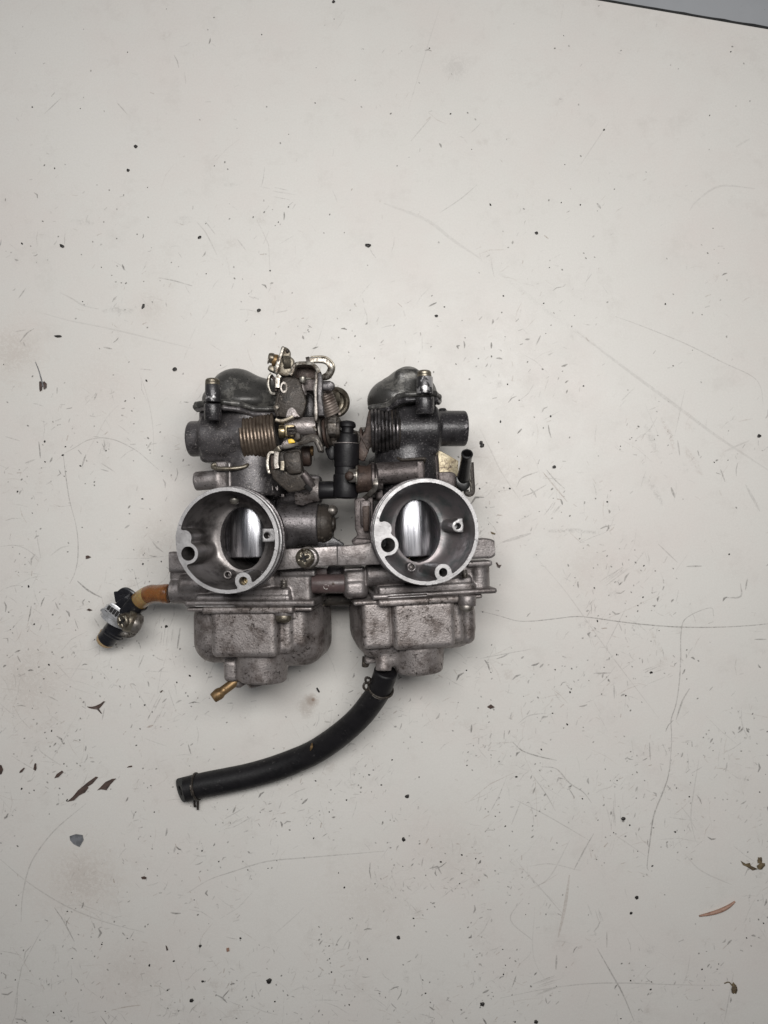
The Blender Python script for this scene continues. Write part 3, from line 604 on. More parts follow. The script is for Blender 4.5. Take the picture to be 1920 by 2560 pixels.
A('body_lug', prism('3', [(1270, 1080), (1470, 1075), (1660, 1100), (1640, 1170), (1290, 1190)], 26, 38, 2), 'steel_dark')
# cast figures beside the left bell
for (x0, y0, x1, y1) in ((932, 182, 934, 218), (960, 190, 974, 218), (974, 182, 976, 214), (1012, 250, 1014, 274), (1024, 250, 1026, 274)):
    A('cast_figure', tube([P('3', x0, y0, 66.6), P('3', x1, y1, 66.4)], 0.36, 6, sub=0), 'alu')

# ---- choke housing right of the left bell
fl = Field((-92, -26, 8), (-22, 44, 70), 0.6); F0 = None
def PW(rg, x, y, z): return P(rg, x, y, z)
a = PW('3', 960, 500, 46); b = PW('3', 1268, 498, 46)
fl.add(fcyl((a.x-6, a.y, 46), (b.x, b.y, 46), 13.0, 0.8), 0); fl.add(fcyl((b.x-0.5, b.y, 46), (b.x+3.4, b.y, 46), 13.1, 0.7), 0)
fl.add(fcyl((a.x, a.y-9, 50), (a.x+11, a.y-9, 50), 6, 2), 4)
o = fpart('choke_housing', fl, 'alu_dark', ROOT, 'grey choke housing right of the left bell', F=Matrix())
c = Vector((b.x+3.2, b.y, 45)); A('choke_cap', lathe([(11.6, 0), (11.6, 2.2), (12.0, 2.4), (12.0, 3.6), (11.6, 5.4), (10.4, 7.6), (9.2, 8.6), (8.6, 8.4), (4.6, 8.4), (4.4, 9.6), (3.4, 10.2), (0.01, 10.4)], c, (1, 0, 0.02), 48), 'steel_dark', None, o)
A('choke_screw', dome(P('3', 1405, 385, 50), (1, -0.1, 0.15), 3.3, 3.0, 2.0), 'steel', None, o)
A('choke_gasket', prism('3', [(1380, 600), (1440, 610), (1530, 665), (1500, 700), (1300, 700), (1300, 640)], 44, 50, 0.8), 'black')

# ---- vent tee of black rubber between the carburetors
def axis_pt(y, z, rg='c'):  return P(rg, 640-(y-660)*0.003, y, z)
zt = 63; prof = []
a = P('c', 672, 236, zt); b0 = P('d', 1168, 415, zt); Lt = (a-b0).length; k = (CAMZ-zt)/FPX/7.541
for y, hw in ((236, 30), (244, 90), (262, 128), (290, 150), (330, 158), (356, 158), (368, 146), (372, 124), (392, 118), (470, 122), (486, 160), (496, 186), (520, 196), (664, 200), (676, 232), (690, 240), (1090, 232), (1112, 226), (1120, 212), (1250, 214), (1262, 236), (1275, 240), (1560, 240), (1640, 236), (1685, 224), (1706, 190), (1712, 120), (1713, 1)):
    prof.append((hw*k, (y-236)*k))
o = A('vent_tee', lathe(prof, a, b0-a, 40), 'rubber', 'black rubber tee standing between the barrels', sharp=30)
A('tee_branch', cyl(P('3', 1318, 216, 60), P('3', 1470, 214, 60), 5.1, 0.6), 'rubber', None, o)
A('tee_branch', prism('c', [(236, 760), (330, 700), (420, 660), (430, 960), (345, 975), (300, 945)], 54, 62, 2), 'rubber', None, o)
A('tee_branch', prism('c', [(830, 432), (900, 452), (940, 470), (930, 640), (915, 960), (860, 980), (860, 500)], 52, 62, 1.6), 'steel_dark', None, o)
A('tee_ring', lathe([(S('c', 239, zt)+0.12*math.cos(t), 0.25*math.sin(t)) for t in np.linspace(0, 6.28, 7)], P('c', 640, 672, zt), (0, 1, 0), 40, False, False), 'alu_dirty', None, o)
A('branch_nipple', lathe([(8.4, 0), (9.0, 4), (7.6, 7), (6.7, 11), (6.7, 13.2), (6.0, 13.4)], P('3', 1130, 215, 58), (1, 0.0, 0), 36, True, True), 'alu_dirty', 'grimy metal nipple feeding the rubber tee')

# ---- post bolt and boot on the right carburetor
A('boot', lathe([(7.6, 0), (8.2, 1), (7.8, 3), (7.4, 6), (8.4, 8), (8.4, 10)], P('2', 300, 1055, 66), (1, 0.03, 0), 36), 'rust', 'brown stained boot on the horizontal post')
A('post_collar', lathe([(8.6, 0), (9.2, 0.4), (9.2, 1.6), (8.4, 2.0), (6.8, 2.4), (6.8, 6.0), (6.3, 6.2)], P('2', 430, 1050, 67), (1, 0.05, 0), 40), 'alu_brown')
o = A('post_bolt', hexnut(P('2', 236, 1028, 73), P('2', 305, 1026, 73), 4.3, 0.8, 0.5), 'steel', 'grubby hex bolt head with a washer'); A('bolt_washer', cyl(P('2', 298, 1026, 72), P('2', 312, 1026, 72), 5.6, 0.2), 'bright', None, o)
A('bolt_face', dome(P('2', 246, 1030, 76), (-0.3, 0.1, 1), 2.6, 1.2, 0.8), 'rust', None, o)
A('boot_strap', tube([P('2', x, y, z) for x, y, z in ((455, 1050, 75), (462, 1100, 76), (450, 1140, 74), (425, 1165, 72), (400, 1190, 68), (372, 1215, 62), (350, 1240, 56), (340, 1262, 52))], 0.8, 8, flat=(1.5, 0.5)), 'steel')
A('lever_plate', prism('c', [(1072, 30), (1120, 26), (1160, 60), (1172, 400), (1150, 700), (1078, 765), (1062, 830), (992, 1000), (930, 1000), (880, 958), (884, 700), (930, 540), (1000, 430), (1028, 220)], 60, 63, 0.9), 'rust', 'rusty cupped lever beside the black spring')
A('lever_plate', prism('c', [(925, 560), (1040, 760), (1062, 790), (1062, 830), (992, 1000), (930, 1000), (880, 958), (884, 700)], 63, 65, 0.7), 'rust')
A('lever_eye', tube([P('c', x, y, 58) for x, y in ((905, 500), (915, 430), (950, 392), (1000, 396), (1012, 430))], 1.0, 8), 'steel')

# ---- number plate shaped bracket, black tube and wire on the right
o = A('zinc_plate', prism('2', [(975, 812), (1010, 826), (1148, 902), (1148, 1000), (1128, 1150), (975, 1150)], 55, 56.5, 0.3), 'plate', 'speckled yellowed plate beside the black upper casting')
A('plate_tab', prism('2', [(982, 996), (1092, 992), (1126, 1010), (1128, 1120), (990, 1112)], 58, 61, 0.8), 'alu_brown', None, o)
a = P('g', 812, 492, 84); b = P('g', 700, 1180, 60); L = (b-a).length; k = (CAMZ-80)/FPX/9.217
o = A('stub_tube', lathe([(84*k, 9), (88*k, 0.5), (100*k, 0), (134*k, 0.3), (138*k, 1), (134*k, 60*k), (124*k, 180*k), (136*k, L*0.6), (150*k, L*0.7), (158*k, L)], a, b-a, 36, True, True), 'plastic', 'glossy black plastic tube pointing up right of the casting')
A('tube_bore', lathe([(83*k, 8.5), (84*k, 0.6)], a, b-a, 28, True, False), 'hole', None, o)
A('tube_foot', prism('g', [(545, 1000), (860, 1080), (880, 1270), (760, 1365), (680, 1370), (550, 1240)], 52, 66, 2.0), 'plastic', None, o)
A('wire_loop', tube([P('g', x, y, 60) for x, y in ((900, 700), (910, 900), (925, 1150), (935, 1330), (915, 1410), (850, 1435), (795, 1400), (790, 1330))], 1.5, 12, flat=(1.5, 1.0)), 'steel_dark', 'bent dark wire loop beside the black tube')
A('wire_edge', tube([P('g', x, y, 61.4) for x, y in ((868, 900), (880, 1050), (895, 1200), (910, 1350))], 0.5, 8), 'bright')

# ---- throttle linkage between the carburetors
def strip(rg, pts, wz, th, m, nm, lab=None, par=None, z=78): return A(nm, tube([P(rg, p[0], p[1], p[2] if len(p) > 2 else z) for p in pts], 1, 12, flat=(th, wz)), m, lab, par)
lev = A('throttle_lever', prism('a', [(400, 605), (480, 582), (620, 588), (716, 640), (735, 760), (770, 860), (812, 985), (780, 1110), (738, 1228), (500, 1250), (352, 1222), (312, 1130), (310, 1060), (332, 840), (392, 770)], 74, 79, 1.4), 'steel_dark', 'big dark curved throttle lever')
A('lever_hub', prism('a', [(470, 1235), (482, 1170), (505, 1110), (545, 1072), (585, 1064), (632, 1110), (672, 1180), (705, 1228)], 79, 80.2, 0.6), 'alu_dirty', None, lev)
A('lever_edge', tube([P('a', x, y, 79) for x, y in ((392, 775), (360, 860), (335, 980), (318, 1110), (352, 1215))], 0.9, 8), 'steel_dark', None, lev)
A('lever_rivet', dome(P('a', 328, 1080, 79), (-0.2, 0, 1), 1.7, 0.9, 0.6), 'bright', None, lev)
A('lever_hole', lathe([(1.5, 0), (2.4, 0), (2.4, 0.9), (1.5, 0.9)], P('a', 440, 760, 78.8), (0.3, 0, 1), 20, False, False, ell=(0.8, 1.3)), 'steel', None, lev)
cl = A('cable_clamp', prism('a', [(452, 98), (520, 135), (546, 180), (540, 255), (606, 306), (600, 410), (552, 560), (480, 582), (335, 548), (360, 420), (410, 250)], 74, 79, 0.8), 'zinc', 'bent yellowed cable clamp plate at the very top')
A('clamp_edge', prism('a', [(408, 90), (458, 100), (418, 250), (374, 400), (338, 545), (288, 525), (292, 440), (330, 300), (372, 210)], 74, 82, 0.7), 'bright', None, cl)
A('clamp_screw', join(cyl(P('a', 300, 292, 77), P('a', 200, 286, 77), S('a', 82, 77), 1.0, 28)), 'zinc', None, cl)
A('clamp_washer', cyl(P('a', 350, 330, 76), P('a', 262, 318, 76), S('a', 95, 76), 0.4, 28), 'brass', None, cl)
A('clamp_nut', hexnut(P('a', 205, 330, 78), P('a', 190, 328, 78), S('a', 60, 78)), 'steel', None, cl)
A('clamp_base', prism('a', [(205, 395), (290, 400), (292, 520), (175, 468)], 70, 76, 0.8), 'zinc', None, cl)
A('cable_nut', dome(P('a', 480, 350, 79), (0.1, 0, 1), S('a', 62, 79), 1.3, 1.6), 'zinc', None, cl); A('cable_nut', dome(P('a', 505, 180, 79), (0.1, 0, 1), S('a', 32, 79), 1.0, 0.8), 'steel_dark', None, cl)
A('cable_thread', helix(P('a', 440, 352, 81), P('a', 545, 352, 80), 3.0, 0.5, 5, 6), 'zinc', None, cl)
ar = strip('a', [(560, 580), (590, 520), (610, 440), (660, 400), (760, 388), (880, 395), (940, 430), (985, 480), (1015, 540)], 4.5, 1.15, 'bright', 'bracket_arch', 'bright-edged arched bracket', z=77)
A('arch_plate', prism('a', [(618, 440), (700, 425), (930, 425), (1000, 500), (1045, 560), (1045, 660), (780, 640), (620, 600)], 66, 70, 0.6), 'rust', None, ar)
hk = A('cable_hook', tube([P('a', x, y, z) for x, y, z in ((812, 342, 74), (880, 326, 74), (980, 318, 74), (1080, 326, 74), (1150, 362, 74), (1192, 430, 74), (1180, 500, 73), (1140, 560, 72), (1070, 602, 70))], 1, 14, flat=(1.75, 1.3)), 'bright', 'bright hook bent like a J')
A('hook_rim', tube([P('a', x, y, z) for x, y, z in ((880, 285, 73), (980, 275, 73), (1100, 284, 73), (1190, 340, 73), (1240, 420, 73), (1225, 510, 72), (1170, 590, 71), (1090, 625, 69))], 1, 10, flat=(0.8, 1.7)), 'zinc', None, hk)
A('hook_tip', tube([P('a', 806, 343, 74), P('a', 862, 330, 74)], 1, 12, flat=(2.3, 1.6), sub=0), 'steel_dark', None, hk)
strip('a', [(255, 545), (218, 590), (203, 660), (205, 740), (228, 820), (262, 862), (320, 866)], 3.0, 0.8, 'bright', 'stop_loop', 'thin bright metal loop left of the big lever', z=73)
strip('a', [(240, 560), (300, 640), (330, 740), (322, 820)], 2.0, 0.9, 'rust', 'stop_loop', z=70)
strip('a', [(392, 575), (362, 610), (352, 690), (350, 770)], 3.0, 1.5, 'bright', 'lever_lip', z=79)
A('link_pin', cyl(P('a', 742, 576, 80), P('a', 748, 680, 79), 1.8, 0.6), 'bright'); A('link_pin', cyl(P('a', 728, 690, 76), P('a', 770, 880, 74), 1.6, 0.4), 'alu_dirty')
A('link_block', box('a', 765, 612, 950, 808, 68, 75, 0.6), 'alu_brown', 'grey-brown square link block'); A('block_edge', tube([P('a', 772, 618, 75.4), P('a', 945, 612, 75.4)], 0.5, 8, sub=0), 'bright')
A('link_plate', prism('a', [(815, 830), (900, 880), (925, 1000), (925, 1232), (738, 1232), (770, 1130), (812, 990)], 58, 64, 1.0), 'black_faded')
vp = A('idle_plate', prism('a', [(940, 502), (978, 498), (985, 640), (968, 800), (972, 950), (988, 1140), (975, 1290), (925, 1300), (918, 1100), (925, 900), (912, 760), (938, 620)], 70, 83, 0.5), 'steel', 'upright steel plate seen edge-on')
A('idle_plate', prism('a', [(976, 500), (1022, 512), (1052, 570), (1058, 760), (1048, 900), (1090, 1208), (988, 1208), (978, 950), (968, 780), (986, 640)], 68, 80, 0.6), 'black_faded', None, vp)
A('stop_pin', tube([P('a', 1050, 738, 70), P('a', 1188, 738, 70)], 1, 16, flat=(S('a', 80, 70), 3.0), sub=0), 'black_faded', 'black stub with a rounded end'); A('stop_end', cyl(P('a', 1180, 738, 67.2), P('a', 1180, 738, 72.9), S('a', 79, 70), 1.2), 'black_faded')
a = P('a', 1330, 1040, 22); A('idle_knob', lathe([(8.0, -16), (8.6, 0), (9.4, 1.5), (9.2, 3.6), (7.4, 4.4), (6.4, 4.2), (6.2, 1.0), (5.2, 0.4), (0.01, 0.4)], P('a', 1240, 990, 33), (0.5, -0.18, 0.85), 44), 'zinc', 'round yellowed idle-speed knob', sharp=30)
A('idle_sleeve', cyl(P('a', 1080, 950, 36), P('a', 1230, 990, 32), 8.4, 1), 'zinc')
A('tension_spring', helix(P('a', 1085, 850, 60), P('a', 1225, 1215, 58), 4.2, 0.85, 9, 8, 0, 24), 'spring_dusty', 'small slanting tension spring'); A('spring_hook', tube([P('a', 1225, 1200, 62), P('a', 1290, 1260, 62), P('a', 1345, 1310, 62), P('b', 1370, 150, 62)], 1.1, 8), 'steel_dark')
A('spring_core', cyl(P('a', 1080, 850, 60), P('a', 1222, 1205, 58), 3.4, 0.5), 'steel_dark')
sh = A('throttle_shaft', cyl(P('b', 470, 228, 72), P('b', 960, 224, 72), 5.0, 0.3, 40), 'alu_dirty', 'dusty grey throttle shaft'); 
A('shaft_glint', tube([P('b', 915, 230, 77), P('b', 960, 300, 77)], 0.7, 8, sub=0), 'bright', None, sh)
strip('b', [(325, 128), (360, 145), (430, 150), (500, 128), (600, 78)], 3.5, 1.1, 'zinc', 'stop_tab', 'curled yellowed tab above the brass button', z=79)
A('stop_tab', prism('b', [(480, 110), (590, 50), (612, 80), (560, 140), (520, 170)], 72, 78, 0.6), 'steel_dark')
bt_ = A('adjuster_button', lathe([(S('b', 104, 76), 0), (S('b', 112, 76), 1.2), (S('b', 110, 76), 3.0), (S('b', 95, 76), 3.6)], P('b', 375, 312, 74), (1, 0, 0), 36), 'brass_bright', 'bright brass adjuster button')
A('adjuster_block', box('b', 462, 200, 612, 392, 70, 79.5, 0.5), 'brass_bright', None, bt_); A('adjuster_nut', hexnut(P('b', 498, 316, 78), P('b', 640, 306, 78), 3.2, 0.4, 0.2), 'steel_dark', None, bt_)
A('adjuster_nut', box('b', 505, 262, 618, 300, 79, 82.5, 0.4), 'steel_dark', None, bt_)
ll = A('idle_lever', prism('b', [(395, 515), (430, 462), (510, 412), (640, 455), (760, 380), (900, 335), (990, 372), (1045, 480), (1082, 600), (1070, 642), (985, 640), (972, 580), (912, 455), (700, 508), (480, 560), (400, 548)], 74, 79, 0.8), 'steel_dark', 'bent dark lever with worn bright edges')
A('lever_pad', prism('b', [(400, 520), (440, 465), (512, 425), (560, 430), (640, 480), (520, 528), (430, 545)], 79, 80.5, 0.4), 'alu_dirty', None, ll)
A('paint_mark', prism('b', [(508, 440), (560, 425), (600, 440), (626, 484), (600, 492), (520, 502)], 80.4, 81.3, 0.2), 'yellow', 'dab of yellow paint', ll)
A('lever_knuckle', prism('b', [(620, 330), (660, 308), (705, 350), (715, 420), (650, 462), (608, 430)], 80, 84, 1.0), 'steel_dark', None, ll)
for pp, m_, r_ in (([(388, 540), (420, 570), (520, 556), (640, 520), (780, 485), (900, 452), (950, 462), (985, 520), (1035, 622)], 'steel', 1.0), ([(420, 548), (520, 536), (640, 500), (780, 466), (905, 434), (965, 440), (1005, 490)], 'bright', 0.45)):
    A('lever_edge', tube([P('b', x, y, 80) for x, y in pp], r_, 8), m_, None, ll)
for i, (x, r_, m_) in enumerate(((975, 8.2, 'rust'), (1045, 8.6, 'steel'), (1112, 8.6, 'rust'), (1160, 6.5, 'steel_dark'))):
    A('shaft_washer', lathe([(2, 0), (r_-0.4, 0), (r_, 0.4), (r_, 1.0), (r_-0.4, 1.5), (2, 1.5)], P('b', x-18, 300+i*22, 66), (1, 0.12, 0.1), 40, False, False), m_)
A('shaft_core', cyl(P('b', 940, 300, 64), P('b', 1180, 300, 64), 7.0, 0.5), 'steel_dark')
A('shaft_nut', hexnut(P('b', 1150, 245, 68), P('b', 1285, 245, 68), 5.6, 0.4, 0.25), 'steel', 'hex nut on the throttle shaft'); A('shaft_nut', hexnut(P('b', 1270, 270, 66), P('b', 1345, 270, 66), 6.6, 0.8, 0.1), 'steel_dark')
A('shaft_cup', prism('b', [(1160, 360), (1360, 340), (1380, 520), (1240, 560), (1170, 480)], 56, 64, 1.5), 'steel_dark')
lo = A('choke_lever', prism('b', [(395, 600), (560, 575), (720, 590), (742, 850), (765, 985), (850, 1040), (905, 1180), (880, 1262), (800, 1230), (700, 1262), (520, 1290), (372, 1170), (262, 1060), (225, 960), (232, 760), (300, 660)], 70, 75, 1.8), 'steel_dark', 'dark cast choke lever')
A('choke_boss', prism('b', [(430, 640), (700, 610), (735, 860), (740, 980), (520, 1000), (440, 880)], 75, 78.5, 2.2), 'steel_dark', None, lo)
A('choke_boss', cyl(P('b', 640, 1180, 60), P('b', 860, 1130, 60), 8.5, 2.5), 'alu_dirty', None, lo)
A('choke_arm', tube([P('b', 760, 985, 76), P('b', 830, 1080, 76), P('b', 890, 1190, 74)], 2.3, 12), 'alu_brown', None, lo)
A('arm_slot', tube([P('b', 790, 1170, 77), P('b', 880, 1250, 75)], 1, 10, flat=(1.3, 0.8), sub=0), 'hole', None, lo)
strip('b', [(300, 650), (240, 652), (205, 700), (190, 800), (195, 900), (225, 985)], 2.6, 0.9, 'bright', 'spring_loop', 'thin bright loop left of the choke lever', lo, 76)
strip('b', [(340, 640), (325, 720), (325, 840), (338, 900)], 1.5, 1.6, 'steel', 'spring_loop', None, lo, 77.5)
strip('b', [(425, 785), (428, 850), (422, 930)], 1.5, 1.2, 'zinc', 'spring_loop', None, lo, 79)
A('loop_link', tube([P('b', 310, 640, 76), P('b', 360, 590, 77), P('b', 395, 570, 77)], 1, 10, flat=(1.6, 1.0)), 'zinc', None, lo)
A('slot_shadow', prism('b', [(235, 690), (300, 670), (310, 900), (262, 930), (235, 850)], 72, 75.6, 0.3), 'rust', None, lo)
A('choke_stud', cyl(P('b', 720, 705, 58), P('b', 885, 702, 58), 6.0, 1.5), 'rust', 'rusty stud right of the choke lever'); A('choke_stud', cyl(P('b', 865, 620, 60), P('b', 918, 620, 60), 2.9, 0.4), 'brass')

A('shaded_web', prism('3', [(860, 60), (1330, 90), (1335, 330), (860, 330)], 26, 42, 2.5), 'alu_dark')  # dark block fills the gap, standing for both body and shadow
A('link_clutter', prism('c', [(440, 440), (540, 420), (560, 380), (700, 390), (860, 430), (900, 520), (890, 700), (430, 700)], 46, 58, 2.5), 'steel_dark')
A('link_clutter', cyl(P('c', 360, 520, 60), P('c', 470, 520, 60), 5.4, 0.8), 'steel_dark')
A('link_back', prism('1', [(830, 330), (990, 300), (1180, 320), (1215, 480), (1235, 700), (1150, 760), (830, 720)], 42, 52, 1.5), 'steel_dark')
A('link_shaft', cyl(P('c', 760, 570, 56), P('c', 1100, 560, 56), 4.0, 0.4), 'steel_dark', 'dark link shaft running to the right carburetor')
A('shaft_washer', lathe([(2, 0), (5.6, 0), (6.0, 0.4), (6.0, 1.2), (2, 1.6)], P('c', 925, 560, 57), (1, 0.1, 0.1), 32, False, False), 'rust')
A('link_spacer', cyl(P('c', 470, 560, 56), P('c', 300, 560, 56), 6.4, 0.6), 'steel_dark')
# ---- fuel inlet: ambered tube, tape, worm-drive clip
def rp(rg, pts, r, m, nm, lab=None, par=None, seg=32, **k): return A(nm, tube([P(rg, *p) for p in pts], r, seg, **k), m, lab, par)
fp = rp('7', [(985, 412, 40), (920, 410, 39.4), (860, 410, 38), (790, 413, 36), (735, 426, 34)], lambda t: 5.55+0.12*math.sin(t*9), 'amber', 'fuel_tube', 'ambered clear fuel tube on the left, plugged and taped')
rp('7', [(738, 425, 34.1), (705, 442, 33), (660, 472, 31.2), (600, 525, 28)], lambda t: 5.6+0.1*t, 'amber_pale', 'tube_bend', None, fp)
A('tube_shoulder', lathe([(5.4, 0), (5.9, 0.5), (5.9, 3), (5.6, 3.6)], P('7', 985, 412, 40), (-1, 0, 0), 32), 'amber', None, fp)
vs, fs = tube([P('7', *p) for p in ((625, 503, 29.5), (560, 555, 28), (490, 620, 25), (430, 700, 22), (370, 780, 20), (310, 870, 18), (235, 960, 15))], lambda t: 6.7-0.5*t, 40, sub=14)
def wrinkle(v):
    q = v*0.09; n = noise.noise(q*1.0+Vector((3, 1, 0)))*0.6+noise.noise(q*3)*0.25
    return v+Vector((0, 0, 1))*n*0.7+Vector((n*0.3, n*0.2, 0))
A('tape_wrap', ([wrinkle(v) for v in vs], fs), 'tape', None, fp)
rp('7', [(600, 530, 29.5), (540, 500, 29), (470, 470, 28.5), (420, 470, 28)], lambda t: 4.6*(1-t*0.35)+0.5, 'tape', 'tape_flap', None, fp, flat=None)
A('tape_flap', tube([P('7', *p) for p in ((560, 470, 30), (500, 420, 30), (450, 400, 29.5), (390, 440, 29), (335, 450, 28.5))], 1, 14, flat=(3.4, 1.2), sub=10), 'tape', None, fp)
A('tape_flap', tube([P('7', *p) for p in ((525, 440, 30.5), (455, 490, 31), (400, 530, 30), (370, 560, 28))], 1, 12, flat=(2.2, 1.8), sub=10), 'tape', None, fp)
A('tape_fold', tube([P('7', *p) for p in ((600, 545, 33.4), (560, 570, 33.0), (520, 580, 31.8), (480, 565, 30.8))], lambda t: 0.9*math.sin(math.pi*min(max(t, 0.06), 0.94)), 10), 'tape', None, fp)
for t_ in (0.25, 0.5): c_ = P('7', 340-60*t_, 830+130*t_, 18); A('tape_fold', lathe([(6.55, 0), (6.9, 0.25), (6.9, 0.9), (6.5, 1.3)], c_, (-0.52, -0.84, 0.0), 32, False, False), 'tape', None, fp)
A('tube_end', lathe([(6.0, -2), (6.05, 2.6), (5.6, 4.4), (4.6, 5.4), (3.6, 5.6), (3.2, 4.8), (0.01, 3.5)], P('7', 240, 940, 15.4), (-0.52, -0.80, -0.22), 30, ell=(1.0, 0.9)), 'tan', None, fp)
# worm-drive clip: band round the tape, slots, housing, cross-head screw
tx_ = Vector((-0.55, -0.81, 0)).normalized(); bc = P('7', 345, 690, 22); R_ = 8.6
x_, y_, z_ = basis(tx_, (0, 0, 1)); vs = []; n_ = 48
for i in range(n_):
    a_ = 2*math.pi*i/n_; d_ = x_*math.cos(a_)*1.05+y_*math.sin(a_)
    for rr, tt in ((R_, -3.4), (R_, 3.4), (R_-0.7, 3.4), (R_-0.7, -3.4)): vs.append(bc+d_*rr+tx_*tt)
fs = []
for i in range(n_):
    j = (i+1) % n_
    for k_ in range(4): fs.append((i*4+k_, j*4+k_, j*4+(k_+1) % 4, i*4+(k_+1) % 4))
hc = A('hose_clip', (vs, fs), 'stainless', 'shiny worm-drive hose clip with slotted band', fp)
bd = A('clip_band', prism('7', [(205, 572), (268, 536), (290, 518), (345, 552), (400, 590), (470, 650), (440, 700), (385, 735), (330, 762), (262, 720), (175, 655), (160, 622)], 29, 30.6, 0.4), 'stainless', None, fp)
A('band_edge', tube([P('7', *p) for p in ((162, 616, 29), (176, 600, 30), (215, 598, 30.6), (260, 640, 30.8), (330, 700, 30.8), (372, 730, 30.5))], 0.7, 8), 'stainless', None, bd)
for i in range(5):
    cx, cy = 246+i*35, 592+i*22; A('band_slot', tube([P('7', cx-22, cy+34, 30.75), P('7', cx+24, cy-34, 30.75)], 1, 10, flat=(0.9, 0.5), sub=0), 'hole', None, bd)
hs = P('7', 480, 738, 34); he = P('7', 655, 800, 31)
A('recess_shade', lathe([(4.6, 0.2), (6.0, -0.9), (5.4, -1.3)], hs, he-hs, 30, False, False), 'hole', None, fp)  # near-black ring stands for the shade round the screw head
A('clip_housing', cyl(hs, he, 6.3, 3.0, 36), 'steel', None, fp); A('clip_collar', lathe([(5.4, -1.2), (6.5, -0.4), (6.8, 0.4), (6.8, 2.2), (6.4, 3.6)], hs, he-hs, 36), 'zinc', None, fp)
F3 = Matrix.Translation(P('7', 452, 742, 37)) @ Matrix.Rotation(-0.55, 4, 'Y') @ Matrix.Rotation(0.12, 4, 'X')
fl = Field((-7, -7, -3), (7, 7, 4.4), 0.28); fl.add(fcyl((0, 0, -2.5), (0, 0, 2.4), 4.7, 0.9), 0); fl.add(fcyl((0, 0, 2), (0, 0, 2.8), 4.2, 0.6), 0.6)
for aa in (0.5, 0.5+math.pi/2): fl.cut(fcap((-2.9*math.cos(aa), -2.9*math.sin(aa), 2.9), (2.9*math.cos(aa), 2.9*math.sin(aa), 2.9), 0.95), 0.2)
fpart('clip_screw', fl, 'zinc', fp, 'worn brassy cross-head screw', F=F3)
for aa in (0.5, 0.5+math.pi/2):
    A('slot_shade', tube([F3 @ Vector((-2.7*math.cos(aa), -2.7*math.sin(aa), 2.05)), F3 @ Vector((2.7*math.cos(aa), 2.7*math.sin(aa), 2.05))], 0.62, 10, sub=0), 'hole', None, fp)  # dark bars draw the shade of the clip screw's cross
A('clip_tail', tube([P('7', *p) for p in ((430, 880, 29), (440, 905, 29), (490, 915, 29), (540, 905, 29), (565, 880, 29))], 1, 10, flat=(1.8, 1.2)), 'steel', None, fp)
A('clip_tail', cyl(P('7', 500, 900, 31), P('7', 540, 885, 31), 1.3, 0.4), 'bright', None, fp)

# ---- long drain hose
hp = [(1506, 106, 48), (1490, 160, 45.5), (1455, 245, 41), (1405, 320, 36), (1330, 415, 30), (1230, 510, 24), (1120, 595, 18), (1000, 670, 13), (870, 728, 9.5), (730, 780, 8), (560, 828, 7.7), (400, 862, 7.7), (240, 893, 7.7), (126, 921, 7.8)]
pts = [P('8', *p) for p in hp]
vs, fs = tube(pts, lambda t: 6.9+0.95*min(1, t*1.5)+0.05*math.sin(t*31), 40, caps=False, sub=12)
vs2, fs2 = tube(pts, lambda t: 3.2, 20, caps=False, sub=12)
A_start = pts[0]
ho = A('drain_hose', (vs, fs), 'rubber', 'long curved black rubber drain hose', sharp=50)
e = pts[-1]; dd = (pts[-2]-pts[-1]).normalized()
ddt = (dd-Vector((0, 0, 0.62))).normalized(); e = e-dd*4.0
A('hose_end', lathe([(0.05, 6), (3.3, 6), (3.3, 0.3), (3.6, 0), (7.2, 0), (7.6, 0.3), (7.7, 1.0), (7.3, 4.5)], e, ddt, 40, False, False, ell=(1, 1)), 'rubber_face', None, ho)
d_0 = (pts[1]-pts[0]).normalized(); A('hose_end', lathe([(7.02, 0.4), (6.8, -0.2), (6.3, -0.6), (0.05, -0.7)], pts[0], d_0, 40, False, False), 'rubber', None, ho)
A('hose_bore', lathe([(3.25, 0.4), (3.25, 5.9), (0.05, 5.9)], e, ddt, 24, False, False), 'hole', None, ho)
def wire_clamp(c, d, R, nm, ears, lab):
    x, y, z = basis(d); p = [c+x*(R*math.cos(t))+y*(R*math.sin(t))+z*(0.9*math.sin(t)) for t in np.linspace(0, 2*math.pi*0.99, 40)]
    o = A(nm, tube(p, 0.75, 8, sub=0), 'steel_dark', lab, ho)
    A('clamp_wire', tube([q+z*1.0 for q in p[8:14]], 0.3, 8, sub=0), 'steel', None, ho)
    for e_ in ears: A('clamp_ear', tube(e_, 0.75, 8), 'steel_dark', None, ho)
d0 = (pts[2]-pts[1]).normalized(); wire_clamp(P('8', 1470, 222, 42), d0, 7.5, 'wire_clamp',
    [[P('8', *p) for p in ((1412, 178, 44), (1395, 155, 46), (1370, 150, 47), (1366, 172, 47), (1380, 188, 46), (1398, 192, 45))], [P('8', *p) for p in ((1400, 180, 44), (1360, 190, 45), (1352, 215, 45), (1368, 234, 44), (1392, 232, 43))]], 'spring wire clamp near the carburetor')
d1 = (pts[-1]-pts[-3]).normalized(); wire_clamp(P('8', 200, 903, 7.9), d1, 8.2, 'wire_clamp',
    [[P('8', *p) for p in ((185, 965, 6), (183, 1000, 5), (184, 1036, 4), (192, 1034, 4))], [P('8', *p) for p in ((205, 970, 6), (207, 1010, 4), (206, 1060, 3))]], 'spring wire clamp near the open hose end')
A('hose_nick', tube([P('8', *p) for p in ((996, 602, 19.6), (992, 630, 20.8), (984, 655, 20.2))], lambda t: 0.35+0.5*math.sin(math.pi*t), 8), 'brass', 'brown nick in the hose', ho)

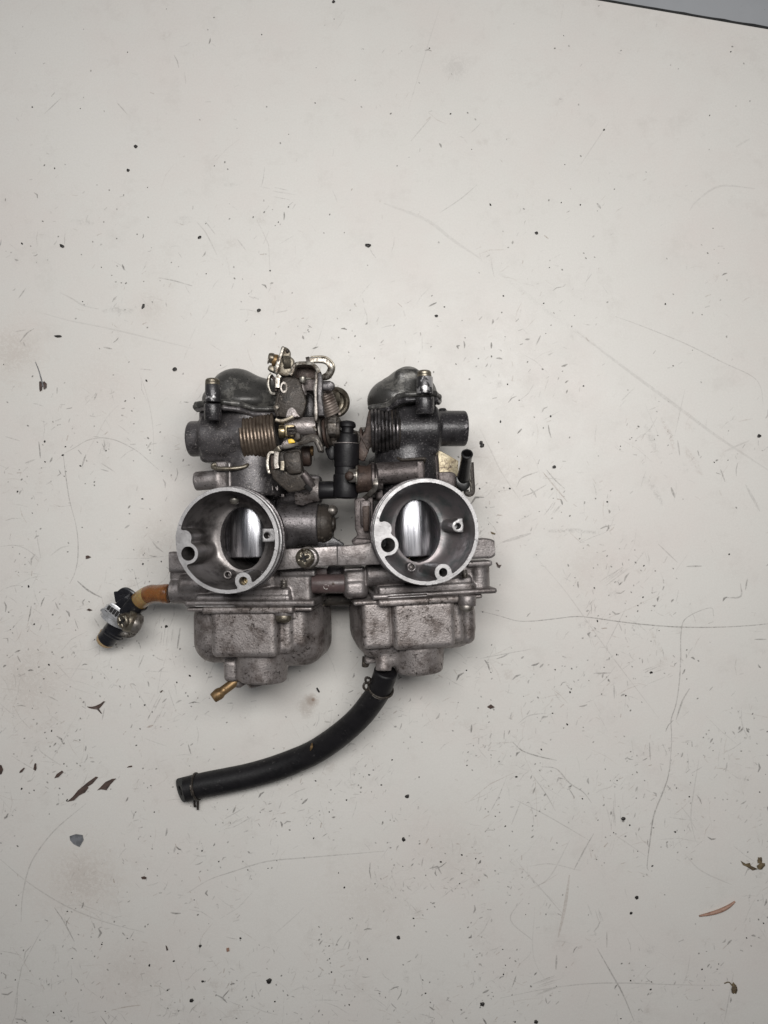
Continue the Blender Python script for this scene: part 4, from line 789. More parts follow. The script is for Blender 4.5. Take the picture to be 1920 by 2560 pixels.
# ------------------------------------------------------------------ bench: outline, scratches and stains drawn as a mask, loose bits as geometry
def B(u, v, z=0.0): return Vector(((u-CU)*(CAMZ-z)/FPX, (CV-v)*(CAMZ-z)/FPX, z))
RES = 0.25; TX, TY = 400.0, 480.0; TW, TH = int(2*TX/RES), int(2*TY/RES)
MK = np.zeros((TH, TW, 3), np.float32)                          # dark scuffs, brown scuffs, pale warm stain
tile = NR.rand(512, 512).astype(np.float32)
tile2 = sum(np.kron(NR.rand(512//k, 512//k), np.ones((k, k))) for k in (2, 4, 8)).astype(np.float32)/3
def tpx(u, v): return ((u-CU)*CAMZ/FPX+TX)/RES, ((CV-v)*CAMZ/FPX+TY)/RES
def stroke(pts, w, a, ch=0, rough=0.5, soft=0.6, taper=True):
    q = [tpx(*p) for p in pts]; hw = max(0.35, w*0.26/RES/2); a = min(1, a*1.35); L = [0]
    for p, r in zip(q, q[1:]): L.append(L[-1]+math.hypot(r[0]-p[0], r[1]-p[1]))
    for i, ((x0, y0), (x1, y1)) in enumerate(zip(q, q[1:])):
        pad = hw+2; ax, bx = int(min(x0, x1)-pad), int(max(x0, x1)+pad)+1; ay, by = int(min(y0, y1)-pad), int(max(y0, y1)+pad)+1
        ax, ay, bx, by = max(ax, 0), max(ay, 0), min(bx, TW), min(by, TH)
        if bx <= ax or by <= ay: continue
        X, Y = np.meshgrid(np.arange(ax, bx), np.arange(ay, by)); dx, dy = x1-x0, y1-y0; ll = dx*dx+dy*dy+1e-6
        t = np.clip(((X-x0)*dx+(Y-y0)*dy)/ll, 0, 1); d = np.hypot(X-x0-t*dx, Y-y0-t*dy); s = (L[i]+t*math.sqrt(ll))/L[-1]
        h = hw*(0.35+0.65*np.sin(np.pi*np.clip(s, 0.02, 0.98))) if taper else hw
        m = np.clip((h+soft-d)/(soft*2), 0, 1)*np.minimum(1, h*1.6+0.3)
        m = m*a*(1-rough*tile2[Y % 512, X % 512]*1.6)
        MK[ay:by, ax:bx, ch] = np.maximum(MK[ay:by, ax:bx, ch], m)
def blot(u, v, r, a, ch=0, asp=1.0, thr=0.5, seed=0):
    x, y = tpx(u, v); R = r*0.26/RES; ax, ay, bx, by = max(0, int(x-R)), max(0, int(y-R)), min(TW, int(x+R)), min(TH, int(y+R))
    if bx <= ax or by <= ay: return
    X, Y = np.meshgrid(np.arange(ax, bx), np.arange(ay, by)); d = np.hypot((X-x)/R, (Y-y)/R*asp)
    n = tile2[(Y+seed*37) % 512, (X+seed*91) % 512]; m = np.clip((1-d)*1.4, 0, 1)*np.clip((n-thr+0.5*(1-d))*3, 0, 1)*a
    MK[ay:by, ax:bx, ch] = np.maximum(MK[ay:by, ax:bx, ch], m)
def zoomed(ox, oy, s, pts): return [(ox+x/s, oy+y/s) for x, y in pts]
def curve(pts): return [(p.x, p.y) for p in spline([Vector((x, y, 0)) for x, y in pts], 5)]
G1, G2, G3, G4 = (1200, 1280, 2.304), (960, 1900, 1.728), (1200, 640, 2.304), (0, 640, 3.456)
G5, G6, G7, G8 = (0, 1280, 3.456), (0, 1900, 1.728), (0, 0, 1.728), (960, 0, 1.728)
LONG = [
 (G1, [(0, 572), (110, 600), (210, 628), (300, 630), (420, 618), (540, 604), (640, 610), (780, 630), (950, 650), (1150, 664), (1400, 664), (1659, 645), (1900, 600)], 2.6, .62, 0),
 (G1, [(1345, 600), (1325, 553), (1190, 610), (1158, 690), (1155, 860), (1145, 1000), (1128, 1110), (1100, 1200), (1103, 1290), (1098, 1400), (1088, 1475)], 2.6, .50, 0),
 (G2, [(1240, 0), (1225, 80), (1200, 150), (1165, 240), (1150, 340), (1136, 455), (1142, 478)], 3.6, .58, 0), (G2, [(1222, 110), (1242, 135)], 3, .4, 0),
 (G3, [(0, 20), (130, 110), (300, 250), (500, 400), (640, 500), (850, 660)], 10, .10, 0), (G3, [(560, 440), (850, 660), (1150, 880), (1350, 1030), (1500, 1130), (1659, 1235)], 8, .15, 0),
 (G3, [(780, 350), (920, 400), (1180, 505), (1400, 615), (1560, 690), (1615, 755), (1630, 850)], 2.2, .34, 0), (G3, [(1180, 770), (1155, 880), (1120, 1040)], 2, .24, 0),
 (G4, [(555, 1705), (640, 1660), (740, 1600), (830, 1576), (900, 1574), (1000, 1595), (1100, 1640), (1200, 1700), (1290, 1780), (1370, 1850)], 2.2, .42, 0),
 (G4, [(545, 1720), (560, 1850), (580, 2000), (600, 2120), (625, 2212)], 2.4, .50, 0), (G5, [(625, 0), (655, 120), (672, 260), (668, 420), (640, 540), (600, 620)], 2.4, .46, 0),
 (G5, [(0, 300), (120, 290), (220, 320), (330, 400)], 2, .32, 0), (G4, [(1200, 1010), (1240, 1120), (1290, 1300), (1320, 1500), (1325, 1720)], 2, .2, 0),
 (G4, [(750, 1700), (830, 1560), (920, 1400), (1020, 1290)], 3, .14, 0), (G4, [(380, 500), (600, 560), (900, 620), (1200, 690), (1659, 800)], 4, .14, 0), (G4, [(520, 320), (620, 370), (720, 430), (850, 460)], 4, .18, 0),
 (G6, [(370, 190), (240, 300), (160, 400), (120, 480), (95, 600), (90, 700)], 3.2, .34, 0), (G6, [(0, 430), (120, 530), (280, 630), (450, 700), (620, 745)], 3.2, .26, 0),
 (G6, [(235, 640), (275, 700), (320, 785)], 3.4, .5, 0), (G6, [(810, 575), (900, 520), (1000, 485), (1150, 440), (1300, 425), (1480, 410), (1659, 395)], 3, .34, 0),
 (G6, [(75, 960), (70, 1080), (50, 1141)], 2.6, .34, 0), (G6, [(1190, 750), (1280, 670), (1310, 640)], 2, .2, 0), (G6, [(240, 640), (350, 630), (520, 690)], 2, .16, 0), (G6, [(480, 1082), (540, 1068), (605, 1060)], 3, .45, 1),
 (G2, [(500, 1030), (700, 990), (880, 968), (1050, 965), (1250, 972), (1450, 975)], 2.6, .30, 0), (G2, [(920, 815), (980, 920), (1030, 1010), (1080, 1130)], 3.6, .5, 0),
 (G2, [(800, 500), (780, 640), (752, 765)], 8, .34, 1), (G2, [(745, 845), (742, 905)], 5, .5, 0), (G2, [(560, 170), (700, 240), (880, 345)], 2.6, .28, 0), (G2, [(650, 80), (700, 150), (740, 220)], 2.4, .34, 0),
 (G2, [(680, 30), (745, 40), (800, 100), (860, 140), (895, 185)], 3, .42, 0), (G2, [(905, 320), (870, 380), (820, 475)], 3.6, .42, 0), (G2, [(1130, 415), (990, 320)], 2.6, .2, 0), (G2, [(630, 460), (720, 450), (850, 480)], 2.4, .24, 0),
 (G2, [(650, 555), (720, 500), (800, 350)], 3, .22, 0), (G2, [(1300, 410), (1370, 480), (1500, 540)], 3, .22, 0), (G2, [(1360, 0), (1340, 120), (1325, 250), (1345, 350)], 3, .22, 0), (G2, [(600, 600), (545, 690), (640, 780)], 2.8, .28, 0),
 (G2, [(650, 640), (645, 850), (720, 990)], 2.4, .15, 0), (G2, [(1510, 920), (1470, 1130)], 3, .25, 0), (G2, [(962, 745), (962, 810)], 2.6, .45, 0), (G2, [(590, 180), (550, 280)], 2.4, .35, 0), (G2, [(610, 480), (770, 665)], 2.4, .3, 0),
 (G1, [(330, 270), (500, 470), (720, 780), (870, 980), (1030, 1190)], 2.4, .22, 0), (G1, [(840, 555), (790, 650), (720, 785)], 2.4, .3, 0), (G1, [(190, 1330), (245, 1378), (340, 1410), (440, 1432)], 3.2, .6, 0), (G1, [(0, 845), (290, 792)], 2.2, .34, 0),
 (G1, [(395, 112), (530, 108), (680, 122)], 9, .30, 0), (G1, [(130, 175), (210, 150), (290, 125)], 8, .26, 0), (G1, [(1025, 185), (1135, 290)], 3, .3, 0), (G1, [(1205, 1020), (1165, 1090), (1128, 1200)], 4, .5, 0),
 (G1, [(1505, 1130), (1510, 1230), (1550, 1310)], 2.4, .25, 0), (G1, [(975, 1330), (980, 1430)], 3, .45, 0), (G1, [(655, 932), (755, 928)], 4, .42, 0), (G1, [(220, 1220), (280, 1175), (380, 1160)], 2.6, .3, 0), (G1, [(1190, 315), (1275, 313)], 4, .45, 0),
 (G1, [(985, 690), (1020, 760), (1050, 810)], 9, .28, 1), (G1, [(1580, 735), (1648, 735)], 3, .5, 0), (G1, [(1410, 495), (1500, 488), (1500, 415)], 4, .42, 0), (G1, [(1528, 450), (1540, 385)], 4, .45, 0),
 (G3, [(950, 980), (990, 1060), (1035, 1160)], 16, .20, 0), (G3, [(1045, 940), (1090, 1030), (1125, 1130)], 11, .34, 1), (G3, [(1180, 1110), (1225, 1180), (1275, 1260)], 18, .22, 1), (G3, [(950, 1280), (1000, 1340), (1050, 1430)], 14, .22, 0),
 (G3, [(360, 1245), (430, 1330), (500, 1415)], 3.6, .5, 1), (G3, [(380, 1230), (430, 1290), (485, 1340)], 3, .45, 0), (G3, [(1385, 1230), (1410, 1300)], 3.4, .5, 0), (G3, [(322, 515), (348, 460)], 3.4, .5, 0), (G3, [(1138, 1065), (1150, 1150)], 4, .4, 0), (G3, [(1100, 1335), (1120, 1390)], 6, .5, 0),
 (G3, [(210, 1330), (240, 1280), (330, 1245)], 3, .45, 0), (G3, [(245, 1385), (300, 1365), (380, 1320)], 3, .4, 0), (G3, [(0, 1000), (60, 1120), (130, 1260), (240, 1420)], 2.2, .2, 0), (G3, [(1410, 1125), (1550, 1065)], 4, .2, 0), (G3, [(1530, 1320), (1610, 1470)], 7, .2, 0),
 (G7, [(193, 490), (262, 425)], 2.4, .34, 0), (G7, [(505, 445), (548, 493)], 2.6, .34, 0), (G7, [(850, 960), (890, 1010), (935, 1100)], 3, .25, 0), (G7, [(885, 955), (928, 1012)], 2.6, .3, 0), (G7, [(1025, 1035), (1060, 1080)], 3, .25, 0), (G7, [(310, 955), (400, 965)], 14, .14, 0), (G7, [(760, 960), (825, 945)], 26, .13, 0), (G7, [(970, 800), (1020, 798)], 9, .16, 0), (G7, [(795, 310), (802, 362)], 3, .2, 0),
 (G8, [(850, 710), (970, 530)], 2.2, .2, 0), (G8, [(240, 920), (330, 860), (400, 800)], 2.4, .3, 0), (G8, [(115, 610), (200, 510)], 2.6, .26, 0), (G8, [(0, 880), (180, 950), (300, 1040), (420, 1120)], 8, .12, 0), (G8, [(105, 470), (150, 320), (240, 30)], 2.4, .14, 0), (G8, [(1320, 910), (1350, 870), (1450, 805), (1600, 815)], 5, .15, 0), (G8, [(920, 880), (935, 900)], 6, .5, 0), (G8, [(1520, 635), (1580, 600)], 5, .12, 0),
 (G4, [(705, 1825), (725, 1760), (740, 1720)], 4, .6, 0), (G4, [(160, 365), (220, 280)], 3, .45, 0), (G4, [(170, 745), (230, 670), (290, 630)], 3.4, .5, 0), (G4, [(130, 655), (220, 640)], 2.6, .35, 0), (G4, [(200, 750), (215, 780)], 4, .4, 0), (G4, [(895, 790), (965, 805)], 4, .55, 0), (G4, [(1210, 978), (1310, 987)], 2.6, .4, 0), (G4, [(1370, 190), (1500, 215), (1659, 260)], 3, .42, 0), (G4, [(810, 1245), (835, 1190)], 4, .5, 0), (G4, [(490, 1190), (492, 1140)], 3, .5, 0), (G4, [(870, 1790), (990, 1868)], 2.6, .4, 0), (G4, [(870, 1845), (935, 1862)], 3, .45, 0), (G4, [(1270, 1665), (1305, 1610)], 4, .42, 0), (G4, [(215, 1792), (295, 1762)], 4, .38, 0), (G4, [(45, 1562), (170, 1600)], 2.6, .3, 0), (G4, [(60, 910), (110, 890), (180, 800)], 9, .22, 1), (G4, [(890, 480), (970, 460), (1100, 480), (1170, 440)], 16, .2, 0), (G4, [(300, 900), (340, 1000)], 2.6, .3, 0),
 (G5, [(668, 600), (760, 680), (880, 745)], 4.5, .62, 0), (G5, [(1555, 1005), (1530, 1180)], 4, .6, 0), (G5, [(815, 925), (860, 1000)], 3.6, .4, 0), (G5, [(1195, 1345), (1240, 1240)], 3, .4, 0), (G5, [(420, 1595), (500, 1635)], 3, .4, 0), (G5, [(880, 1800), (900, 1700)], 3, .4, 0), (G5, [(1270, 1862), (1320, 1845)], 5, .6, 1), (G5, [(330, 2030), (360, 2080), (520, 2190)], 2.6, .3, 0), (G5, [(450, 2140), (520, 2020), (590, 1900)], 2.4, .25, 0), (G5, [(310, 180), (350, 400)], 2.4, .28, 0), (G5, [(440, 375), (520, 315), (590, 296)], 3, .25, 0), (G5, [(470, 1300), (600, 1440)], 2.4, .2, 0), (G5, [(1150, 1500), (1300, 1740)], 2.4, .2, 0), (G5, [(600, 1460), (720, 1260)], 2.4, .16, 0),
]
for g, pts, w_, a_, ch in LONG: stroke(curve(zoomed(*g, pts)) if len(pts) > 2 else zoomed(*g, pts), w_, a_, ch, rough=0.55 if w_ < 9 else 0.95, soft=0.6 if w_ < 9 else 3.5)
def dens(u, v):                                                 # the bench is most worn below and left of the middle
    d = 0.05+0.95/(1+math.exp(-(v-900-0.25*(u-960))/170)); return d*(0.55+0.45*math.exp(-((u-1000)/900)**2))
def place(n, cl=1.0):
    o = []
    while len(o) < n:
        u, v = rnd.uniform(-560, 2480), rnd.uniform(-520, 3080); c = noise.noise(Vector((u*0.0042, v*0.0042, 3.1)))+0.6*noise.noise(Vector((u*0.013, v*0.013, 8)))
        if rnd.random() < dens(u, v)*min(1, max(0.04, 0.45+cl*1.5*c)): o.append((u, v))
    return o
for i, (u, v) in enumerate(place(2600)):                        # faint hairlines
    l = rnd.lognormvariate(3.2, 0.7); l = min(l, 240); a_ = rnd.gauss(1.0, 0.9) if rnd.random() < 0.6 else rnd.uniform(0, math.pi); b_ = rnd.uniform(-0.4, 0.4)
    p = [(u, v), (u+l*0.5*math.cos(a_), v-l*0.5*math.sin(a_)), (u+l*0.5*math.cos(a_)+l*0.5*math.cos(a_+b_), v-l*0.5*math.sin(a_)-l*0.5*math.sin(a_+b_))]
    stroke(p, rnd.uniform(1.0, 2.2), rnd.uniform(0.14, 0.42), 0 if rnd.random() < 0.75 else 1, rough=0.7)
for i, (u, v) in enumerate(place(760, 1.5)):                    # short dark nicks
    l = min(42, rnd.lognormvariate(2.5, 0.6)); a_ = rnd.gauss(0.95, 0.7); b_ = a_+rnd.gauss(0, 0.5); stroke([(u, v), (u+l*0.5*math.cos(a_), v-l*0.5*math.sin(a_)), (u+l*0.5*(math.cos(a_)+math.cos(b_)), v-l*0.5*(math.sin(a_)+math.sin(b_)))], rnd.uniform(1.6, 5.0), rnd.uniform(0.35, 0.95), 0, rough=0.45)
for i, (u, v) in enumerate(place(260)):                         # scuffed patches
    stroke([(u, v), (u+rnd.gauss(0, 18), v+rnd.gauss(0, 14))], rnd.uniform(8, 26), rnd.uniform(0.06, 0.20), rnd.choice((0, 1, 1)), rough=1.0, soft=6)
for i, (u, v) in enumerate(place(1500)+[(rnd.uniform(-500, 2400), rnd.uniform(-400, 3000)) for _ in range(350)]):
    stroke([(u, v), (u+rnd.uniform(-2, 2), v+rnd.uniform(-2, 2))], rnd.uniform(1.5, 3.4), rnd.uniform(0.35, 0.85), 0, rough=0.2, taper=False)
for i, (u, v) in enumerate(place(46)): blot(u, v, rnd.uniform(14, 40), rnd.uniform(0.06, 0.16), 1, rnd.uniform(0.7, 1.6), 0.62, i)
for i, (u, v) in enumerate(place(4600, 1.4)):                   # fine tick marks
    l = rnd.uniform(3, 13); a_ = rnd.gauss(0.8, 0.8); stroke([(u, v), (u+l*math.cos(a_), v-l*math.sin(a_))], rnd.uniform(1.0, 2.8), min(0.6, rnd.lognormvariate(-1.5, 0.6)), 0 if rnd.random() < 0.65 else 1, rough=0.6, taper=False)
for k_ in range(34):                                            # bundles of parallel drag marks
    (u, v), = place(1); a_ = rnd.gauss(0.9, 0.6); n_ = rnd.randint(3, 9); l0_ = rnd.uniform(14, 60)
    for _ in range(n_):
        uu, vv = u+rnd.gauss(0, 12), v+rnd.gauss(0, 12); l = l0_*rnd.uniform(0.5, 1.2); b_ = a_+rnd.gauss(0, 0.06); stroke([(uu, vv), (uu+l*math.cos(b_), vv-l*math.sin(b_))], rnd.uniform(1.2, 3), rnd.uniform(0.12, 0.4), 0, rough=0.6)
blot(777, 1753, 24, .55, 1, 1, .35, 3); blot(765, 1768, 30, .30, 1, .8, .45, 5); blot(782, 1750, 9, .85, 1, 1, .1, 4)
for u, v, r, a_, s_ in ((30, 880, 90, .30, 1), (70, 1700, 130, .25, 2), (205, 2200, 110, .34, 3), (380, 770, 60, .2, 4), (400, 1330, 90, .18, 5), (1230, 1190, 110, .22, 6), (1460, 1420, 90, .14, 7), (340, 2430, 120, .16, 8), (250, 960, 120, .1, 9), (930, 2250, 150, .14, 10), (1130, 2130, 120, .12, 11)):
    blot(u, v, r, a_*0.45, 1, 1, .6, s_); blot(u, v, r*1.7, a_*0.7, 2, 1, .42, s_+3)
blot(1140, 170, 46, .12, 0, 1, .5, 1)
def tex_image():
    im = D.images.new('bench_wear', TW, TH, alpha=False, float_buffer=False); im.colorspace_settings.name = 'Non-Color'
    px = np.ones((TH, TW, 4), np.float32); px[..., :3] = np.clip(MK, 0, 1); im.pixels.foreach_set(px.ravel()); im.update(); im.pack(); return im
def bench_material():
    m = D.materials.new('scratched_white_laminate'); m.use_nodes = True; N = m.node_tree.nodes; L = m.node_tree.links; b = N['Principled BSDF']
    tc = N.new('ShaderNodeTexCoord'); mp = N.new('ShaderNodeMapping'); L.new(tc.outputs['Object'], mp.inputs[0])
    mp.inputs['Location'].default_value = (0.5, 0.5, 0); mp.inputs['Scale'].default_value = (1/(2*TX*MM), 1/(2*TY*MM), 1)
    im = N.new('ShaderNodeTexImage'); im.image = tex_image(); im.extension = 'MIRROR'; im.interpolation = 'Linear'; L.new(mp.outputs[0], im.inputs[0])
    sp = N.new('ShaderNodeSeparateColor'); L.new(im.outputs[0], sp.inputs[0])
    def noi(sc, d=4, r=0.6):
        n = N.new('ShaderNodeTexNoise'); n.inputs['Scale'].default_value = sc; n.inputs['Detail'].default_value = d; n.inputs['Roughness'].default_value = r; L.new(tc.outputs['Object'], n.inputs[0]); return n.outputs['Fac']
    def rng(f, a, c, lo=0., hi=1.):
        r = N.new('ShaderNodeMapRange'); L.new(f, r.inputs[0]); r.inputs[1].default_value = a; r.inputs[2].default_value = c; r.inputs[3].default_value = lo; r.inputs[4].default_value = hi; return r.outputs[0]
    def mix(f, a, c):
        x = N.new('ShaderNodeMix'); x.data_type = 'RGBA'; L.new(f, x.inputs[0])
        for i, q in ((6, a), (7, c)):
            if isinstance(q, tuple): x.inputs[i].default_value = (*q, 1)
            else: L.new(q, x.inputs[i])
        return x.outputs[2]
    c = mix(rng(noi(5, 3), 0.35, 0.7), (0.70, 0.678, 0.640), (0.665, 0.646, 0.608))
    c = mix(rng(noi(9, 5, 0.7), 0.45, 0.75, 0, 0.6), c, (0.675, 0.61, 0.575))
    c = mix(rng(noi(38, 8, 0.8), 0.53, 0.78, 0, 0.42), c, (0.50, 0.465, 0.43))
    c = mix(rng(noi(900, 2), 0.35, 0.75, 0, 0.18), c, (0.50, 0.48, 0.45)); c = mix(sp.outputs[2], c, (0.60, 0.52, 0.46)); c = mix(sp.outputs[1], c, (0.22, 0.145, 0.10)); c = mix(sp.outputs[0], c, (0.075, 0.068, 0.062)); L.new(c, b.inputs['Base Color'])
    r1 = rng(noi(30, 6, 0.75), 0.3, 0.7, 0.40, 0.62); ad = N.new('ShaderNodeMath'); ad.operation = 'MULTIPLY_ADD'; L.new(sp.outputs[0], ad.inputs[0]); ad.inputs[1].default_value = 0.4; L.new(r1, ad.inputs[2]); L.new(ad.outputs[0], b.inputs['Roughness'])
    bp = N.new('ShaderNodeBump'); bp.inputs['Strength'].default_value = 0.35; bp.inputs['Distance'].default_value = 0.00025; iv = rng(sp.outputs[0], 0, 1, 1, 0); L.new(iv, bp.inputs['Height'])
    bp2 = N.new('ShaderNodeBump'); bp2.inputs['Strength'].default_value = 0.06; bp2.inputs['Distance'].default_value = 0.001; L.new(noi(260, 4), bp2.inputs['Height']); L.new(bp.outputs[0], bp2.inputs['Normal']); L.new(bp2.outputs[0], b.inputs['Normal'])
    return m
M['bench'] = bench_material()
M['panel'] = mat('grey_painted_panel', (0.34, 0.35, 0.365), (0.30, 0.31, 0.325), (0.2, 0.2, 0.2), 0.2, 0.0, 0.5, 0.1, mott=12, grain=300)
M['edge'] = mat('black_edge_band', (0.02, 0.02, 0.02), (0.012, 0.012, 0.012), None, 0, 0.0, 0.6, 0.3)
e1, e2 = B(1485, -1), B(1920, 73); ed = (e2-e1).normalized(); en = Vector((-ed.y, ed.x, 0))
l0, l1 = e1-ed*1000, e1+ed*700
def slab(name, pts, top, th, m, **k):
    t = [Vector((p.x, p.y, top)) for p in pts]; b = [Vector((p.x, p.y, top-th)) for p in pts]; n = len(t)
    return finish(name, mesh(name, t+b, [tuple(range(n)), tuple(range(n, 2*n))[::-1]]+[(i, i+n, (i+1) % n+n, (i+1) % n) for i in range(n)]), m, smooth=False, **k)
bench = slab('bench_top', [Vector((-750, -800, 0)), Vector((900, -800, 0)), l1, l0], 0, 24, 'bench'); bench['kind'] = 'structure'
n_ = 260; vs = []
for i in range(n_+1):
    p = l0+(l1-l0)*(i/n_); q = noise.noise(p*0.06)*0.5+noise.noise(p*0.3)*0.35; w_ = 1.5+q*1.2
    vs += [p-en*0.1+Vector((0, 0, 0.15)), p+en*max(0.4, w_)+Vector((0, 0, 0.15)), p+en*max(0.4, w_)+Vector((0, 0, -3)), p-en*0.1+Vector((0, 0, -3))]
fs = [(i*4+k_, i*4+(k_+1) % 4, (i+1)*4+(k_+1) % 4, (i+1)*4+k_) for i in range(n_) for k_ in range(4)]
eb = finish('edge_band', mesh('edge_band', vs, fs), 'edge', bench)
pn = slab('side_panel', [l0+en*2.6, l1+en*2.6, l1+en*420, l0+en*420], -1.5, 24, 'panel'); pn['kind'] = 'structure'

# ---- loose bits: tiny grit as one mass, every bigger bit on its own
M['grit'] = mat('black_grit', (0.016, 0.014, 0.013), (0.03, 0.024, 0.02), None, 0, 0.0, 0.55, 0.2, mott=400)
M['flake_brown'] = mat('brown_flake', (0.085, 0.055, 0.045), (0.045, 0.032, 0.028), None, 0, 0.0, 0.6, 0.3, mott=300)
M['flake_grey'] = mat('grey_chip', (0.19, 0.195, 0.21), (0.12, 0.122, 0.13), None, 0, 0.0, 0.5, 0.3, mott=250)
M['wood'] = mat('pinkish_splinter', (0.34, 0.20, 0.145), (0.22, 0.12, 0.085), None, 0, 0.0, 0.55, 0.3, mott=300)
M['leaf'] = mat('dry_leaf_bit', (0.16, 0.12, 0.065), (0.06, 0.042, 0.026), None, 0, 0.0, 0.6, 0.4, mott=350)
def lump(c, r, asp=1.0, ang=0.0, flat=0.6, sub=1, amp=0.28):
    bm = bmesh.new(); bmesh.ops.create_icosphere(bm, subdivisions=sub, radius=1); s = rnd.random()*99; ca, sa = math.cos(ang), math.sin(ang); vs = []
    for v in bm.verts:
        k = 1+amp*2*noise.noise(v.co*1.3+Vector((s, s*0.7, 0))); x, y, z = v.co.x*k*r*asp, v.co.y*k*r, v.co.z*k*r*flat
        vs.append(Vector((c.x+x*ca-y*sa, c.y+x*sa+y*ca, c.z+max(z, -r*flat*0.8)+r*flat*0.78)))
    fs = [tuple(v.index for v in f.verts) for f in bm.faces]; bm.free(); return vs, fs
parts = []
for u, v in place(230)+[(rnd.uniform(0, 1900), rnd.uniform(60, 2500)) for _ in range(90)]:
    parts.append(lump(B(u, v), rnd.uniform(0.25, 0.62), rnd.uniform(1, 1.7), rnd.random()*3, 0.6, 0 if False else 1))
gr = finish('grit', mesh('grit', *join(*parts)), 'grit'); gr['kind'] = 'stuff'; gr['label'] = 'fine black grit scattered over the bench'
def bit(name, geo, m, label, cat='crumb', group=None, base=None):
    me = mesh(name, *geo); c = sum((v.co for v in me.vertices), Vector())/len(me.vertices); c.z = 0
    for v in me.vertices: v.co -= c
    o = finish(name, me, m, sharp=50); o.location = c; o['label'] = label; o['category'] = cat
    if group: o['group'] = group
    return o
CR_ = [(340, 367, 1.7, 1.1, .2, 'squarish black crumb alone in the upper left of the bench'), (321, 426, 1.4, 1.2, 1, 'small black crumb just below the squarish one at upper left'),
 (499, 594, 1.4, 1.5, .5, 'oval black crumb above the left carburetor, far from it'), (155, 615, 1.5, 1.8, 2.6, 'slanting black crumb by the left edge, in the upper part of the bench'),
 (920, 614, 1.9, 1.5, .1, 'black crumb straight above the gap between the two carburetors'), (834, 5, 1.4, 1.2, 1, 'black crumb at the very top edge of the photo'),
 (146, 841, 1.3, 3.2, 3.1, 'flat lying black sliver by the left edge, left of the upper scuffs'), (437, 923, 2.0, 1.15, .4, 'round black crumb left of the left domed cover'),
 (358, 766, 1.4, 2.0, 1.2, 'upright black oval crumb on the pinkish smudge at upper left'), (647, 776, 1.7, 1.3, .8, 'round black crumb above the left carburetor, nearest the top clamp'),
 (1091, 790, 1.4, 1.2, 0, 'black crumb above the right domed cover'), (1341, 583, 1.5, 1.3, 2.5, 'black crumb high on the right, above the long diagonal smear'),
 (1385, 1167, 1.6, 1.3, .2, 'round black crumb right of the standing black tube, among faint marks'), (1897, 1090, 1.6, 1.3, .4, 'black crumb at the right edge, level with the spigots'),
 (1558, 2046, 1.8, 1.2, .1, 'round black crumb left of the vertical crack at lower right'), (1018, 1990, 1.9, 1.2, .9, 'black crumb right of the hose, level with its open end'),
 (1009, 2098, 1.8, 1.3, 2.3, 'black crumb a little below the one right of the hose'), (1591, 2243, 1.7, 1.2, 2.7, 'round black crumb left of the pinkish splinter'), (1578, 2282, 1.3, 1.2, .3, 'smaller black crumb just under the round one left of the splinter'),
 (996, 2343, 1.8, 1.2, 1.9, 'black crumb low in the middle, left of the brown streak'), (1206, 2509, 2.3, 1.1, 1, 'largest black crumb near the bottom edge, right of the middle'), (673, 2451, 2.3, 1.2, .6, 'big black crumb near the bottom, left of the middle'),
 (480, 2500, 1.8, 1.2, .2, 'black crumb near the bottom, below the brown chip row'), (501, 2364, 1.4, 1.1, .5, 'black crumb between two brown chips under the hose end'), (1340, 2554, 1.9, 1.2, 0, 'black crumb cut by the bottom edge of the photo'),
 (1628, 1681, 1.2, 1.3, .3, 'small black crumb left of the vertical scratch on the right'), (507, 2453, 1.2, 1.2, .3, 'small black crumb left of the big one near the bottom'), (416, 1566, 1.4, 1.3, .4, 'tiny angular black crumb right of the hose clip, below the fuel tube')]
for u, v, r, asp, an, lb in CR_: bit('grit_crumb', lump(B(u, v), r*0.62, asp, an, 0.55, 2, 0.3), 'grit', lb)
o = bit('grit_crumb', join(lump(B(1202, 1107), 1.0, 1.2, 1.4, .6, 2), lump(B(1205, 1114), 1.25, 1.2, .9, .6, 2)), 'grit', 'double black crumb right of the right-hand spigot')
def flake(rg, pts, m, lab, th=0.35, cat='flake', name='flake', lift=0.7):
    top = []; 
    for i, (x, y) in enumerate(pts):
        u, v = (rg[0]+x/rg[2], rg[1]+y/rg[2]); p = B(u, v); p.z = th+0.05+lift*abs(math.sin(i*2.1)); top.append(p)
    n = len(top); bot = [p-Vector((0, 0, th)) for p in top]; c = sum(top, Vector())/n; cb = c-Vector((0, 0, th))
    vs = top+bot+[c, cb]; fs = [(i, (i+1) % n, 2*n) for i in range(n)]+[((i+1) % n+n, i+n, 2*n+1) for i in range(n)]+[(i, i+n, (i+1) % n+n, (i+1) % n) for i in range(n)]
    return bit(name, (vs, fs), m, lab, cat)
flake(G6, [(290, 180), (322, 172), (345, 150), (368, 140), (384, 118), (378, 108), (400, 102), (426, 72), (415, 70), (380, 95), (340, 128), (318, 155)], 'flake_brown', 'longest ragged brown flake in the lower left')
flake(G6, [(420, 130), (440, 124), (462, 128), (478, 105), (503, 78), (485, 80), (455, 95), (436, 115)], 'flake_brown', 'ragged brown flake right beside the longest one in the lower left')
flake(G6, [(235, 78), (255, 72), (276, 50), (268, 45), (248, 58)], 'flake_brown', 'small brown flake up and left of the longest one')
flake(G6, [(150, 15), (158, 12), (160, 35), (154, 46), (147, 38)], 'flake_brown', 'narrow upright brown flake near the lower left edge')
flake(G6, [(-20, 18), (8, 20), (16, 40), (8, 60), (-14, 66)], 'flake_brown', 'brown flake cut by the left edge of the photo')
flake(G6, [(84, 56), (98, 50), (109, 34), (104, 32), (90, 44)], 'flake_brown', 'slim brown flake between the left edge and the upright flake')
